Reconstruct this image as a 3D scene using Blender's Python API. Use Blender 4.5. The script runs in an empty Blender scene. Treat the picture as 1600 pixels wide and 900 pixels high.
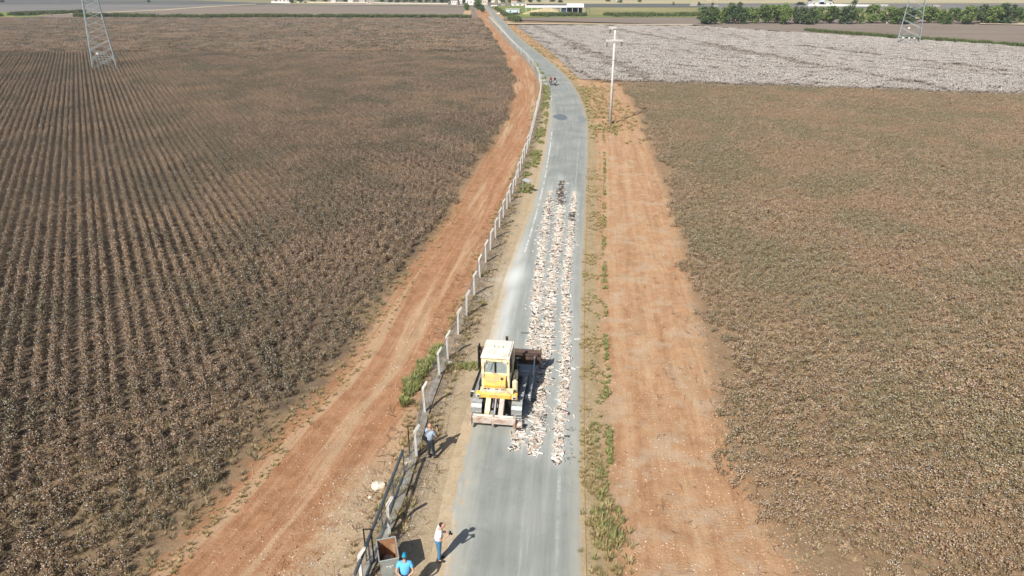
import bpy, bmesh, math, random
import numpy as np
from mathutils import Vector, Matrix, Euler, noise
random.seed(7); rng = np.random.default_rng(11)
R = math.radians
SC = bpy.context.scene; COL = SC.collection

# ------------------------------------------------------------ camera, sky, sun, exposure
CAM_H = 19.1; FPX = 1100.0; HORIZON = -35.0
PITCH = math.atan((450 - HORIZON) / FPX)
cd = bpy.data.cameras.new('camera'); cam = bpy.data.objects.new('camera', cd); COL.objects.link(cam)
cam.location = (0, 0, CAM_H); cam.rotation_euler = (math.pi / 2 - PITCH, 0, 0)
cd.sensor_width = 36; cd.lens = FPX / 1600 * 36; cd.clip_start = 0.5; cd.clip_end = 20000
SC.camera = cam
SUN_EL = 42.0; SHADOW_AZ = 31.0     # shadows point this many degrees right of straight ahead
sd = Vector((math.sin(R(SHADOW_AZ)) * math.cos(R(SUN_EL)), math.cos(R(SHADOW_AZ)) * math.cos(R(SUN_EL)), -math.sin(R(SUN_EL))))
sl = bpy.data.lights.new('sun', 'SUN'); sl.energy = 4.9; sl.angle = R(0.53); sl.color = (1, .955, .89)
so = bpy.data.objects.new('sun', sl); COL.objects.link(so); so.location = (-20, -30, 60)
so.rotation_euler = sd.to_track_quat('-Z', 'Y').to_euler()
W = bpy.data.worlds.new('World'); SC.world = W; W.use_nodes = True
wn = W.node_tree; sky = wn.nodes.new('ShaderNodeTexSky'); sky.sky_type = 'NISHITA'; sky.sun_disc = False
sky.sun_elevation = R(SUN_EL); sky.sun_rotation = R(180 + SHADOW_AZ); sky.dust_density = 2.0; sky.altitude = 400
wn.links.new(sky.outputs[0], wn.nodes['Background'].inputs[0]); wn.nodes['Background'].inputs[1].default_value = 0.072
SC.view_settings.view_transform = 'Standard'; SC.view_settings.look = 'None'
SC.view_settings.exposure = 0.33; SC.view_settings.gamma = 1
HAZE = 0.00024

def ground_at(u, v, z=0.0):
    """point of the ground (or of the level z) seen at photo pixel u, v"""
    a = (v - 450) / FPX; x = (u - 800) / FPX
    dy = math.cos(PITCH) - a * math.sin(PITCH); dz = -math.sin(PITCH) - a * math.cos(PITCH)
    t = (z - CAM_H) / dz
    return (t * x, t * dy)

# ------------------------------------------------------------ materials
def new_mat(name):
    m = bpy.data.materials.new(name); m.use_nodes = True; nt = m.node_tree
    return m, nt, nt.nodes['Principled BSDF']
def N(nt, t, **k):
    n = nt.nodes.new(t)
    for a, b in k.items(): setattr(n, a, b)
    return n
def noise_tex(nt, scale, detail=4, rough=.6, vec=None, dist=0):
    n = N(nt, 'ShaderNodeTexNoise'); n.inputs['Scale'].default_value = scale; n.inputs['Detail'].default_value = detail
    n.inputs['Roughness'].default_value = rough; n.inputs['Distortion'].default_value = dist
    if vec is not None: nt.links.new(vec, n.inputs['Vector'])
    return n.outputs['Fac']
def ramp(nt, fac, stops):
    r = N(nt, 'ShaderNodeValToRGB'); e = r.color_ramp.elements
    while len(e) < len(stops): e.new(.5)
    for i, (p, c) in enumerate(stops):
        e[i].position = p; e[i].color = (c, c, c, 1) if isinstance(c, (int, float)) else (*c, 1)
    nt.links.new(fac, r.inputs[0]); return r.outputs[0]
def mix(nt, fac, a, b, mode='MIX'):
    n = N(nt, 'ShaderNodeMix', data_type='RGBA', blend_type=mode)
    for s, v in ((0, fac), (6, a), (7, b)):
        if isinstance(v, (int, float)): n.inputs[s].default_value = v
        elif isinstance(v, tuple): n.inputs[s].default_value = (*v, 1)
        else: nt.links.new(v, n.inputs[s])
    return n.outputs[2]
def mth(nt, op, a, b=0.0, c=None, clamp=False):
    n = N(nt, 'ShaderNodeMath', operation=op, use_clamp=clamp)
    for i, v in enumerate((a, b, c)):
        if v is None: continue
        if isinstance(v, (int, float)): n.inputs[i].default_value = v
        else: nt.links.new(v, n.inputs[i])
    return n.outputs[0]
def step(nt, v, lo, hi):
    n = N(nt, 'ShaderNodeMapRange', interpolation_type='SMOOTHSTEP')
    nt.links.new(v, n.inputs[0]); n.inputs[1].default_value = lo; n.inputs[2].default_value = hi
    return n.outputs[0]
def attr(nt, name, kind='GEOMETRY'):
    n = N(nt, 'ShaderNodeAttribute', attribute_name=name, attribute_type=kind); return n.outputs['Fac']
def pos(nt): return N(nt, 'ShaderNodeNewGeometry').outputs['Position']
def bump(nt, h, strength, dist, bsdf):
    b = N(nt, 'ShaderNodeBump'); b.inputs['Strength'].default_value = strength; b.inputs['Distance'].default_value = dist
    nt.links.new(h, b.inputs['Height']); nt.links.new(b.outputs[0], bsdf.inputs['Normal'])
def combine(nt, x, y, z=0.0):
    n = N(nt, 'ShaderNodeCombineXYZ')
    for i, v in enumerate((x, y, z)):
        if isinstance(v, (int, float)): n.inputs[i].default_value = v
        else: nt.links.new(v, n.inputs[i])
    return n.outputs[0]

def surf(name, col, var=.25, scale=3.0, rough=.7, metal=0.0, dirt=None, dirt_amt=.5, dirt_scale=2.0, bumps=.15, spec=.3):
    m, nt, b = new_mat(name)
    tc = N(nt, 'ShaderNodeTexCoord').outputs['Object']
    f = noise_tex(nt, scale, 5, .65, tc)
    lo = tuple(c * (1 - var) for c in col); hi = tuple(min(1, c * (1 + var)) for c in col)
    c = ramp(nt, f, [(.3, lo), (.7, hi)])
    if dirt is not None:
        g = noise_tex(nt, dirt_scale, 6, .7, tc, .6)
        c = mix(nt, step(nt, g, .62 - .25 * dirt_amt, .78 - .25 * dirt_amt), c, dirt)
    nt.links.new(c, b.inputs['Base Color'])
    b.inputs['Roughness'].default_value = rough; b.inputs['Metallic'].default_value = metal
    b.inputs['Specular IOR Level'].default_value = spec
    if bumps: bump(nt, noise_tex(nt, scale * 8, 3, .6, tc), bumps, .01, b)
    return m

def leafy(name, cols, world=None, wscale=.12, rough=.75, world2=None):
    """foliage: colour by instance, with slow drifts across the place"""
    m, nt, b = new_mat(name)
    oi = N(nt, 'ShaderNodeObjectInfo').outputs['Random']
    k = len(cols)
    c = ramp(nt, mth(nt, 'FRACT', mth(nt, 'ADD', mth(nt, 'MULTIPLY', oi, 7.31), noise_tex(nt, 3.0, 2, .5, pos(nt)))), [(i / max(1, k - 1), cc) for i, cc in enumerate(cols)])
    if world is not None:
        g = noise_tex(nt, wscale, 4, .65, pos(nt))
        c = mix(nt, mth(nt, 'MULTIPLY', step(nt, g, .44, .62), .75), c, world)
        if world2 is not None:
            off = N(nt, 'ShaderNodeVectorMath', operation='ADD'); nt.links.new(pos(nt), off.inputs[0]); off.inputs[1].default_value = (31, 17, 5)
            g2 = noise_tex(nt, wscale * 2.2, 5, .7, off.outputs[0]); c = mix(nt, mth(nt, 'MULTIPLY', step(nt, g2, .46, .60), .7), c, world2)
    nt.links.new(c, b.inputs['Base Color']); b.inputs['Roughness'].default_value = rough
    b.inputs['Specular IOR Level'].default_value = .2
    return m

M = {}
M['stem'] = surf('stem_brown', (.11, .07, .045), .3, 8, .85, bumps=0)
M['leafL'] = leafy('cotton_leaf_brown', [(.095, .078, .042), (.22, .142, .088), (.16, .118, .07), (.37, .26, .155), (.25, .145, .095), (.125, .105, .053)], (.32, .21, .12), .055, .75, (.105, .096, .05))
M['leafR'] = leafy('cotton_leaf_tan', [(.155, .14, .065), (.28, .18, .105), (.23, .175, .095), (.44, .325, .195), (.28, .17, .105), (.16, .155, .07)], (.34, .22, .13), .05, .75, (.20, .175, .09))
M['leafW'] = leafy('cotton_leaf_grey', [(.24, .205, .17), (.33, .285, .245), (.29, .25, .22)], None)
M['boll'] = surf('cotton_boll', (.74, .72, .68), .08, 6, .9, bumps=0)
M['boll2'] = surf('cotton_boll_dull', (.50, .465, .43), .12, 6, .9, bumps=0)
M['lint'] = surf('cotton_lint', (.72, .68, .60), .12, 6, .9, bumps=0)
M['grass'] = leafy('grass_green', [(.22, .25, .08), (.30, .30, .11), (.18, .22, .08), (.40, .35, .17)], None)
M['straw'] = leafy('grass_straw', [(.42, .33, .15), (.34, .26, .13), (.28, .24, .10), (.50, .40, .22)], None)
M['weed'] = leafy('dry_field_weed', [(.34, .26, .15), (.27, .20, .12), (.22, .19, .11), (.40, .30, .18)], None)
M['reed'] = leafy('reed_green', [(.10, .13, .045), (.14, .17, .06), (.07, .10, .04)], None)
M['twig'] = surf('dry_twig', (.10, .06, .04), .3, 6, .9, bumps=0)
M['tree'] = leafy('tree_leaf', [(.08, .13, .035), (.13, .19, .05), (.18, .24, .07), (.09, .14, .045)], None)
M['tree2'] = leafy('tree_leaf_dark', [(.045, .08, .035), (.075, .115, .045), (.10, .14, .055)], None)
M['bark'] = surf('bark', (.12, .09, .065), .35, 5, .9)
M['lime'] = surf('limewashed_bark', (.6, .58, .52), .2, 5, .9)
M['conc'] = surf('concrete_post', (.60, .585, .54), .12, 4, .85, dirt=(.34, .31, .26), dirt_amt=.35, dirt_scale=3)
M['conc2'] = surf('concrete_strip', (.33, .31, .27), .2, 3, .9, dirt=(.22, .17, .12), dirt_amt=.6)
M['wire'] = surf('galvanised_wire', (.30, .31, .30), .1, 3, .6, .4, bumps=0)
M['gate'] = surf('gate_grey_paint', (.10, .12, .135), .2, 3, .55, .3, dirt=(.14, .09, .06), dirt_amt=.35)
M['dark'] = surf('dark_steel', (.035, .033, .03), .3, 4, .6, .4, dirt=(.12, .08, .05), dirt_amt=.4)
M['rust'] = surf('rusty_steel', (.085, .055, .042), .45, 3, .8, .1, dirt=(.24, .15, .10), dirt_amt=.5)
M['rust2'] = surf('bin_inner_rust', (.30, .15, .075), .35, 3, .85, dirt=(.42, .30, .20), dirt_amt=.5)
M['bin'] = surf('bin_galvanised', (.34, .37, .35), .15, 2.5, .6, .3, dirt=(.22, .18, .13), dirt_amt=.4)
M['yellow'] = surf('dozer_yellow_paint', (.80, .50, .10), .12, 2.5, .5, dirt=(.56, .36, .16), dirt_amt=.6)
M['cream'] = surf('faded_yellow_paint', (.80, .69, .43), .14, 2, .6, dirt=(.46, .34, .20), dirt_amt=.6)
M['roofw'] = surf('sun_bleached_roof', (.80, .76, .65), .07, 1.6, .6, dirt=(.52, .43, .29), dirt_amt=.5)
M['track'] = surf('polished_track_steel', (.36, .375, .37), .22, 6, .5, .35, dirt=(.25, .20, .15), dirt_amt=.5)
M['beam'] = surf('worn_beam', (.50, .43, .37), .25, 3, .6, .1, dirt=(.33, .20, .13), dirt_amt=.6)
M['plate'] = surf('grey_plate', (.55, .55, .52), .12, 3, .6)
M['rubber'] = surf('black_rubber', (.02, .02, .02), .3, 5, .8)
M['chrome'] = surf('bright_metal', (.65, .65, .66), .1, 4, .3, .8, bumps=0)
M['skin'] = surf('skin', (.50, .29, .19), .08, 9, .6, bumps=0)
M['hair'] = surf('dark_hair', (.03, .02, .016), .3, 20, .8)
M['white_cloth'] = surf('white_cotton_shirt', (.82, .82, .83), .04, 6, .9)
M['denim'] = surf('blue_denim', (.07, .19, .33), .18, 10, .9)
M['grey_cloth'] = surf('grey_blue_shirt', (.30, .36, .44), .1, 8, .9)
M['black_cloth'] = surf('black_trousers', (.028, .035, .042), .2, 8, .9)
M['blue_cloth'] = surf('light_blue_shirt', (.13, .47, .80), .08, 8, .9)
M['navy_cloth'] = surf('navy_trousers', (.02, .035, .09), .2, 8, .9)
M['teal_cloth'] = surf('teal_cap', (.02, .26, .40), .15, 12, .9)
M['red_cloth'] = surf('dark_red_top', (.30, .03, .035), .2, 8, .9)
M['black_plastic'] = surf('black_camera_plastic', (.015, .015, .017), .2, 8, .45)
M['clod'] = surf('orange_clod', (.46, .29, .165), .25, 3, .95, bumps=0); M['clodr'] = surf('red_clod', (.36, .20, .115), .3, 3, .95, bumps=0)
M['limest'] = surf('pale_limestone', (.66, .58, .46), .15, 4, .9, bumps=.5)
M['blue_metal'] = surf('pale_sign_back', (.40, .42, .45), .08, 3, .5, .3)
for i, c in enumerate([(.67, .60, .50), (.62, .51, .42), (.76, .73, .67), (.42, .33, .26), (.09, .07, .06), (.54, .45, .36)]):
    M['piece%d' % i] = surf('splintered_piece_%s' % ['cream', 'pinkish', 'white', 'tan', 'dark', 'buff'][i], c, .14, 9, .75, bumps=0)
def glass_mat():
    m, nt, b = new_mat('window_glass'); b.inputs['Base Color'].default_value = (.46, .54, .54, 1)
    b.inputs['Roughness'].default_value = .06; b.inputs['Alpha'].default_value = .38; return m
M['glass'] = glass_mat()
M['housew'] = surf('white_render', (.72, .70, .66), .06, .6, .9, dirt=(.5, .47, .41), dirt_amt=.2, dirt_scale=.3)
M['houset'] = surf('cream_render', (.58, .52, .42), .08, .6, .9)
M['houseb'] = surf('pale_blue_render', (.50, .62, .68), .06, .6, .9)
M['tile'] = surf('clay_roof', (.38, .16, .10), .2, 1.5, .9)
M['slab'] = surf('roof_slab', (.55, .53, .49), .1, .8, .9)
M['pane'] = surf('dark_window_pane', (.04, .05, .06), .2, 1, .25)
M['shedroof'] = surf('white_sheet_roof', (.80, .80, .78), .05, .4, .5)
M['navy'] = surf('navy_cladding', (.03, .06, .11), .25, .5, .6)
M['steel'] = surf('pylon_galvanised', (.42, .47, .47), .1, .5, .55, .35, bumps=0)

def link(ob, parent=None):
    COL.objects.link(ob)
    if parent is not None: ob.parent = parent
    return ob
def tag(o, label, cat, group=None, kind=None):
    if label: o['label'] = label
    if cat: o['category'] = cat
    if group: o['group'] = group
    if kind: o['kind'] = kind
    return o
def empty(name, loc, rz=0.0, label=None, cat=None, group=None):
    o = bpy.data.objects.new(name, None); o.location = loc; o.rotation_euler = (0, 0, rz); o.empty_display_size = .2
    COL.objects.link(o); return tag(o, label, cat, group)
def copy_tree(o, parent=None):
    c = o.copy(); COL.objects.link(c)
    if parent is not None: c.parent = parent
    for ch in list(o.children): copy_tree(ch, c)
    return c

class MB:
    """collects simple solids into one mesh"""
    def __init__(s): s.v = []; s.f = []; s.m = []
    def add(s, vs, fs, mi=0):
        b = len(s.v); s.v += [tuple(v) for v in vs]; s.f += [tuple(b + i for i in f) for f in fs]; s.m += [mi] * len(fs); return s
    def box(s, c, d, rot=(0, 0, 0), mi=0, taper=1.0):
        m = Euler(rot).to_matrix(); hx, hy, hz = d[0] / 2, d[1] / 2, d[2] / 2; vs = []
        for z in (-1, 1):
            t = taper if z > 0 else 1
            for x, y in ((-1, -1), (1, -1), (1, 1), (-1, 1)):
                vs.append(Vector(c) + m @ Vector((x * hx * t, y * hy * t, z * hz)))
        return s.add(vs, [(3, 2, 1, 0), (4, 5, 6, 7), (0, 1, 5, 4), (1, 2, 6, 5), (2, 3, 7, 6), (3, 0, 4, 7)], mi)
    def tube(s, a, b, r0, r1=None, n=8, mi=0, caps=True):
        r1 = r0 if r1 is None else r1; a, b = Vector(a), Vector(b); d = (b - a)
        if d.length < 1e-6: return s
        q = d.to_track_quat('Z', 'Y').to_matrix(); vs = []
        for p, r in ((a, r0), (b, r1)):
            for i in range(n):
                t = 2 * math.pi * (i + .5) / n; vs.append(p + q @ Vector((math.cos(t) * r, math.sin(t) * r, 0)))
        fs = [(i, (i + 1) % n, n + (i + 1) % n, n + i) for i in range(n)]
        if caps: fs += [tuple(range(n - 1, -1, -1)), tuple(range(n, 2 * n))]
        return s.add(vs, fs, mi)
    def prism(s, prof, axis, a, b, mi=0):
        """closed profile of 2D points extruded from a to b along axis (0 x, 1 y, 2 z)"""
        n = len(prof); vs = []
        for w in (a, b):
            for p, q in prof:
                vs.append((w, p, q) if axis == 0 else ((p, w, q) if axis == 1 else (p, q, w)))
        return s.add(vs, [(i, (i + 1) % n, n + (i + 1) % n, n + i) for i in range(n)] + [tuple(range(n - 1, -1, -1)), tuple(range(n, 2 * n))], mi)
    def build(s, name, mats, parent=None, bevel=0.0, smooth=False, linkit=True):
        me = bpy.data.meshes.new(name); me.from_pydata(s.v, [], s.f)
        mats = mats if isinstance(mats, (list, tuple)) else [mats]
        for m in mats: me.materials.append(m)
        me.polygons.foreach_set('material_index', s.m)
        bm = bmesh.new(); bm.from_mesh(me); bmesh.ops.recalc_face_normals(bm, faces=bm.faces)
        if bevel: bmesh.ops.bevel(bm, geom=list(bm.edges), offset=bevel, segments=1, affect='EDGES', clamp_overlap=True)
        bm.to_mesh(me); bm.free()
        if smooth: me.polygons.foreach_set('use_smooth', [True] * len(me.polygons))
        o = bpy.data.objects.new(name, me)
        if linkit: link(o, parent)
        return o

def vnoise(x, y, s, seed=0.0):
    """cheap smooth noise on arrays"""
    X = np.asarray(x, float) / s + seed * 17.3; Y = np.asarray(y, float) / s + seed * 9.1
    xi = np.floor(X).astype(np.int64); yi = np.floor(Y).astype(np.int64); fx = X - xi; fy = Y - yi
    fx = fx * fx * (3 - 2 * fx); fy = fy * fy * (3 - 2 * fy)
    def h(a, b):
        n = (a * 374761393 + b * 668265263) & 0xffffffff; n = ((n ^ (n >> 13)) * 1274126177) & 0xffffffff
        return ((n ^ (n >> 16)) & 0xffff) / 65535.0
    return (h(xi, yi) * (1 - fx) + h(xi + 1, yi) * fx) * (1 - fy) + (h(xi, yi + 1) * (1 - fx) + h(xi + 1, yi + 1) * fx) * fy
def fbm(x, y, s, seed=0.0): return (vnoise(x, y, s, seed) * 4 + vnoise(x, y, s / 2.1, seed + 1) * 2 + vnoise(x, y, s / 4.3, seed + 2)) / 7

# ------------------------------------------------------------ lines of the place (x as a function of y)
def line(px, tail=None):
    p = sorted([ground_at(*q)[::-1] for q in px]); ys = [a for a, b in p]; xs = [b for a, b in p]
    # extend near the camera in a straight line
    k = (xs[1] - xs[0]) / (ys[1] - ys[0]); ys = [-40] + ys; xs = [xs[0] - k * (ys[1] + 40)] + xs
    ys, xs = np.array(ys), np.array(xs)
    def f(y):
        y = np.asarray(y, float); w = 2.0 + 0.02 * np.maximum(y, 0)
        return (np.interp(y - w, ys, xs) + np.interp(y, ys, xs) * 2 + np.interp(y + w, ys, xs)) / 4
    return f
xRL = line([(684, 900), (700, 800), (716, 720), (735, 660), (757, 590), (775, 525), (790, 455), (808, 400), (828, 340), (844, 280), (855, 220), (860, 180), (858, 152), (849, 128), (838, 110), (822, 90), (805, 71), (790, 53), (777, 36), (765, 20), (757, 10), (752, 4)])
xRR = line([(903, 900), (902, 800), (902, 700), (903, 600), (905, 500), (908, 400), (912, 330), (916, 260), (917, 200), (912, 170), (903, 147), (890, 127), (870, 106), (845, 86), (822, 69), (803, 52), (789, 36), (774, 20), (763, 10), (757, 4)])
xFL = line([(228, 900), (320, 810), (385, 745), (440, 670), (510, 610), (560, 548), (592, 490), (640, 420), (698, 345), (735, 280), (775, 222), (800, 172), (804, 142), (798, 110), (782, 75), (765, 48), (752, 33), (743, 22), (738, 10)])
posts_px = [(566, 915), (609, 835), (651, 715), (664, 646), (687, 588), (700, 562), (716, 523), (729, 495), (741, 463), (750, 435), (759, 411), (766, 391), (774, 372), (780.5, 355), (786.5, 340), (792, 327), (797, 315), (801, 303), (805.5, 290), (809.5, 277), (813, 266), (816.5, 256)]
fence_far = [(824, 235), (831, 210), (838, 180), (844, 155), (845, 140), (842, 125), (834, 108), (823, 95), (810, 82), (797, 69), (783, 53), (772, 40), (763, 30)]
xFE = line(posts_px + fence_far)
xFR1 = line([(1245, 900), (1195, 840), (1180, 790), (1155, 735), (1132, 680), (1112, 610), (1100, 550), (1084, 490), (1070, 420), (1056, 355), (1038, 295), (1018, 243), (1003, 205), (992, 170), (978, 148), (968, 133)])
xFR2 = line([(925, 130), (905, 118), (880, 98), (858, 80), (838, 64), (820, 50), (806, 41), (795, 30)])
Y_SPLIT = ground_at(1000, 128)[1]
def xFR(y): return np.where(np.asarray(y) < Y_SPLIT, xFR1(np.minimum(y, Y_SPLIT)), xFR2(np.maximum(y, Y_SPLIT)))
def white_line(x):      # near edge of the white cotton field
    a = ground_at(905, 127); b = ground_at(1600, 150); return a[1] + (x - a[0]) * (b[1] - a[1]) / (b[0] - a[0])
DUST = [(ground_at(804, 432), .75, 2.2, .85), (ground_at(785, 437), 1.0, .6, .6), (ground_at(795, 475), .45, 5, .55), (ground_at(812, 395), .4, 4, .4), (ground_at(784, 518), .6, 3.0, .5), (ground_at(760, 462), 1.0, .7, .3)]
def dust(x, y):
    d = np.zeros_like(x)
    for (cx, cy), sx, sy, a in DUST: d = np.maximum(d, a * np.exp(-((x - cx - .16 * (y - cy)) / sx) ** 2 - ((y - cy) / sy) ** 2))
    return d
def fines(x, y):
    d = np.zeros_like(x)
    for sp in STRIPS:
        P_ = sorted([ground_at(*p)[::-1] for p in sp]); ys = np.array([a for a, b in P_]); xs = np.array([b for a, b in P_])
        d = np.maximum(d, .42 * np.exp(-((x - np.interp(y, ys, xs)) / .42) ** 2) * np.clip((y - ys[0] + .6) / 1.2, 0, 1) * np.clip((ys[-1] + 4 - y) / 5, 0, 1))
    return d
STRIPS = [[(860, 298), (850, 369), (841, 444), (832, 546), (823, 600), (815, 650), (806, 706)],
          [(878, 283), (872, 369), (862, 440), (853, 546), (849, 600), (841, 649), (833, 714)],
          [(898, 300), (891, 369), (885, 440), (884, 546), (882, 600), (877, 649), (870, 727)]]

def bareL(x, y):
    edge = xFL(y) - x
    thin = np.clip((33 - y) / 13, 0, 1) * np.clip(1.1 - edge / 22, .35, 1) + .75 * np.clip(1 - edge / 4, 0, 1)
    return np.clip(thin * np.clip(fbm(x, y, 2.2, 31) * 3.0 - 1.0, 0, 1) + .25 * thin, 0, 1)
# ------------------------------------------------------------ the ground
def add_float_attr(me, name, arr):
    a = me.attributes.new(name, 'FLOAT', 'POINT'); a.data.foreach_set('value', np.asarray(arr, np.float32).ravel())
def grid_mesh(name, X, Y, Z, attrs, mat):
    ny, nx = X.shape; v = np.stack([X, Y, Z], -1).reshape(-1, 3)
    i = np.arange(ny * nx).reshape(ny, nx); f = np.stack([i[:-1, :-1], i[:-1, 1:], i[1:, 1:], i[1:, :-1]], -1).reshape(-1, 4)
    me = bpy.data.meshes.new(name); me.vertices.add(len(v)); me.vertices.foreach_set('co', v.astype(np.float32).ravel())
    me.loops.add(f.size); me.loops.foreach_set('vertex_index', f.ravel().astype(np.int32))
    me.polygons.add(len(f)); me.polygons.foreach_set('loop_start', np.arange(0, f.size, 4, dtype=np.int32))
    me.update(calc_edges=True); me.materials.append(mat); me.polygons.foreach_set('use_smooth', [True] * len(f))
    for k, a in attrs.items(): add_float_attr(me, k, a)
    o = bpy.data.objects.new(name, me); COL.objects.link(o); return o

def soil_tan(nt, P_):
    mid = noise_tex(nt, 1.6, 6, .7, P_); fine = noise_tex(nt, 9, 5, .7, P_); big = noise_tex(nt, .35, 5, .65, P_)
    tan = ramp(nt, mix(nt, .5, mid, fine), [(.3, (.30, .225, .14)), (.5, (.46, .355, .225)), (.68, (.57, .46, .31))])
    tan = mix(nt, mth(nt, 'MULTIPLY', step(nt, big, .50, .62), .4), tan, (.50, .36, .22))
    return mix(nt, mth(nt, 'MULTIPLY', step(nt, noise_tex(nt, 2.4, 4, .7, P_), .54, .66), .5), tan, (.47, .44, .37))
def soil_verge(nt, P_):
    fine = noise_tex(nt, 9, 5, .7, P_); return ramp(nt, mix(nt, .5, noise_tex(nt, 1.6, 6, .7, P_), fine), [(.35, (.26, .20, .11)), (.55, (.42, .32, .19)), (.7, (.54, .43, .28))])
def ground_material():
    m, nt, b = new_mat('farm_soil'); L = nt.links
    P_ = pos(nt); sep = N(nt, 'ShaderNodeSeparateXYZ'); L.new(P_, sep.inputs[0])
    fl, fe, rl, rr, fr, ds = (attr(nt, k) for k in ('d_field_left', 'd_fence', 'd_road_left', 'd_road_right', 'd_field_right', 'dust'))
    big = noise_tex(nt, .35, 5, .65, P_); mid = noise_tex(nt, 1.6, 6, .7, P_); fine = noise_tex(nt, 9, 5, .7, P_); vfine = noise_tex(nt, 38, 3, .7, P_)
    # red soil, streaked along the headland
    streak = noise_tex(nt, 1.0, 6, .75, combine(nt, mth(nt, 'MULTIPLY', fl, 2.6), mth(nt, 'MULTIPLY', sep.outputs[1], .10)))
    streak2 = noise_tex(nt, 1.0, 4, .7, combine(nt, mth(nt, 'MULTIPLY', fl, .8), mth(nt, 'MULTIPLY', sep.outputs[1], .045), 4.0))
    red = ramp(nt, mix(nt, .5, streak, mid), [(.32, (.23, .11, .055)), (.47, (.38, .195, .10)), (.58, (.46, .26, .145)), (.72, (.56, .37, .23))])
    red = mix(nt, mth(nt, 'MULTIPLY', step(nt, streak2, .50, .62), .6), red, (.55, .40, .25))
    red = mix(nt, mth(nt, 'MULTIPLY', step(nt, fine, .60, .72), .45), red, (.58, .44, .31))
    red = mix(nt, mth(nt, 'MULTIPLY', step(nt, streak, .36, .30), .5), red, (.13, .065, .04))
    # tan verge left of the road
    tan = soil_tan(nt, P_)
    # gravelly grey strip beside the fence
    grav = ramp(nt, fine, [(.35, (.12, .09, .06)), (.55, (.30, .24, .17)), (.68, (.50, .43, .33))])
    gf = mth(nt, 'MULTIPLY', step(nt, mth(nt, 'ABSOLUTE', mth(nt, 'ADD', fe, -.25)), 1.25, .2), step(nt, mid, .40, .52))
    # orange soil right of the road
    st3 = noise_tex(nt, 1.0, 5, .7, combine(nt, mth(nt, 'MULTIPLY', rr, 1.5), mth(nt, 'MULTIPLY', sep.outputs[1], .07), 2.0))
    org = ramp(nt, mix(nt, .45, st3, mid), [(.34, (.32, .165, .085)), (.47, (.45, .26, .14)), (.58, (.53, .34, .195)), (.70, (.60, .45, .30))])
    org = mix(nt, mth(nt, 'MULTIPLY', step(nt, fine, .60, .70), .35), org, (.68, .52, .37))
    org = mix(nt, mth(nt, 'MULTIPLY', step(nt, fine, .40, .32), .45), org, (.28, .15, .08))
    org = mix(nt, mth(nt, 'MULTIPLY', step(nt, noise_tex(nt, .5, 5, .7, P_), .50, .60), .55), org, (.50, .385, .27))
    org = mix(nt, mth(nt, 'MULTIPLY', step(nt, noise_tex(nt, 3.2, 5, .75, P_), .58, .66), .5), org, (.33, .20, .115))
    wv = N(nt, 'ShaderNodeTexWave', bands_direction='Y'); wv.inputs['Scale'].default_value = 2.1; wv.inputs['Distortion'].default_value = .6; L.new(P_, wv.inputs['Vector'])
    lane = mth(nt, 'MULTIPLY', step(nt, mth(nt, 'ABSOLUTE', mth(nt, 'SUBTRACT', mth(nt, 'FRACT', mth(nt, 'MULTIPLY', rr, .42)), .5)), .22, .12), step(nt, noise_tex(nt, .3, 3, .6, P_), .44, .54))
    org = mix(nt, mth(nt, 'MULTIPLY', mth(nt, 'MULTIPLY', lane, step(nt, wv.outputs['Fac'], .35, .75)), .38), org, (.34, .20, .11))
    # greener dry verge along the right edge of the road
    grn = soil_verge(nt, P_)
    vf = step(nt, mth(nt, 'ADD', rr, mth(nt, 'MULTIPLY', mid, 1.2)), 2.4, 1.2)
    org = mix(nt, vf, org, grn)
    # soil under the crops
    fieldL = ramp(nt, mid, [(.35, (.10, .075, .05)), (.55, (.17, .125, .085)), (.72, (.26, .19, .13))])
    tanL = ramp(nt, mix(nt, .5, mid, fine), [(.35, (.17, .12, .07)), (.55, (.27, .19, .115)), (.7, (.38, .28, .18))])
    fieldL = mix(nt, step(nt, attr(nt, 'bare'), .12, .5), fieldL, tanL)  # dense crop keeps the dark soil: litter plus row-gap shade put into the colour
    fieldR = ramp(nt, mix(nt, .5, mid, fine), [(.35, (.20, .135, .08)), (.55, (.33, .225, .135)), (.72, (.46, .33, .21))])
    # assemble: wobble every border
    wob = mth(nt, 'MULTIPLY', mth(nt, 'ADD', mth(nt, 'ADD', mid, fine), -1.0), 3.4)
    inv = lambda v: mth(nt, 'SUBTRACT', 1.0, v)
    c = mix(nt, step(nt, mth(nt, 'ADD', fe, mth(nt, 'MULTIPLY', wob, .5)), -.9, .5), red, tan)
    # pale rubble ground left of the gate
    rub = mth(nt, 'MULTIPLY', mth(nt, 'MULTIPLY', step(nt, mth(nt, 'ADD', fe, wob), -3.4, -1.6), step(nt, mth(nt, 'ADD', sep.outputs[1], wob), 26.5, 22.0)), .85)
    c = mix(nt, rub, c, tan)
    c = mix(nt, mth(nt, 'MULTIPLY', gf, .8), c, grav)
    c = mix(nt, step(nt, mth(nt, 'ADD', rl, 1.5), 0, .1), c, org)
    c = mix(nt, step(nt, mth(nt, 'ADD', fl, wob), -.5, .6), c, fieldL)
    c = mix(nt, step(nt, mth(nt, 'ADD', fr, wob), -.5, .6), c, fieldR)
    # far farmland patchwork takes over beyond the two fields
    vor = N(nt, 'ShaderNodeTexVoronoi', distance='CHEBYCHEV'); vor.inputs['Scale'].default_value = 1.0
    sc_ = N(nt, 'ShaderNodeVectorMath', operation='MULTIPLY'); L.new(P_, sc_.inputs[0]); sc_.inputs[1].default_value = (.0024, .0062, 0)
    L.new(sc_.outputs[0], vor.inputs['Vector'])
    sepc = N(nt, 'ShaderNodeSeparateColor'); L.new(vor.outputs['Color'], sepc.inputs[0])
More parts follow.
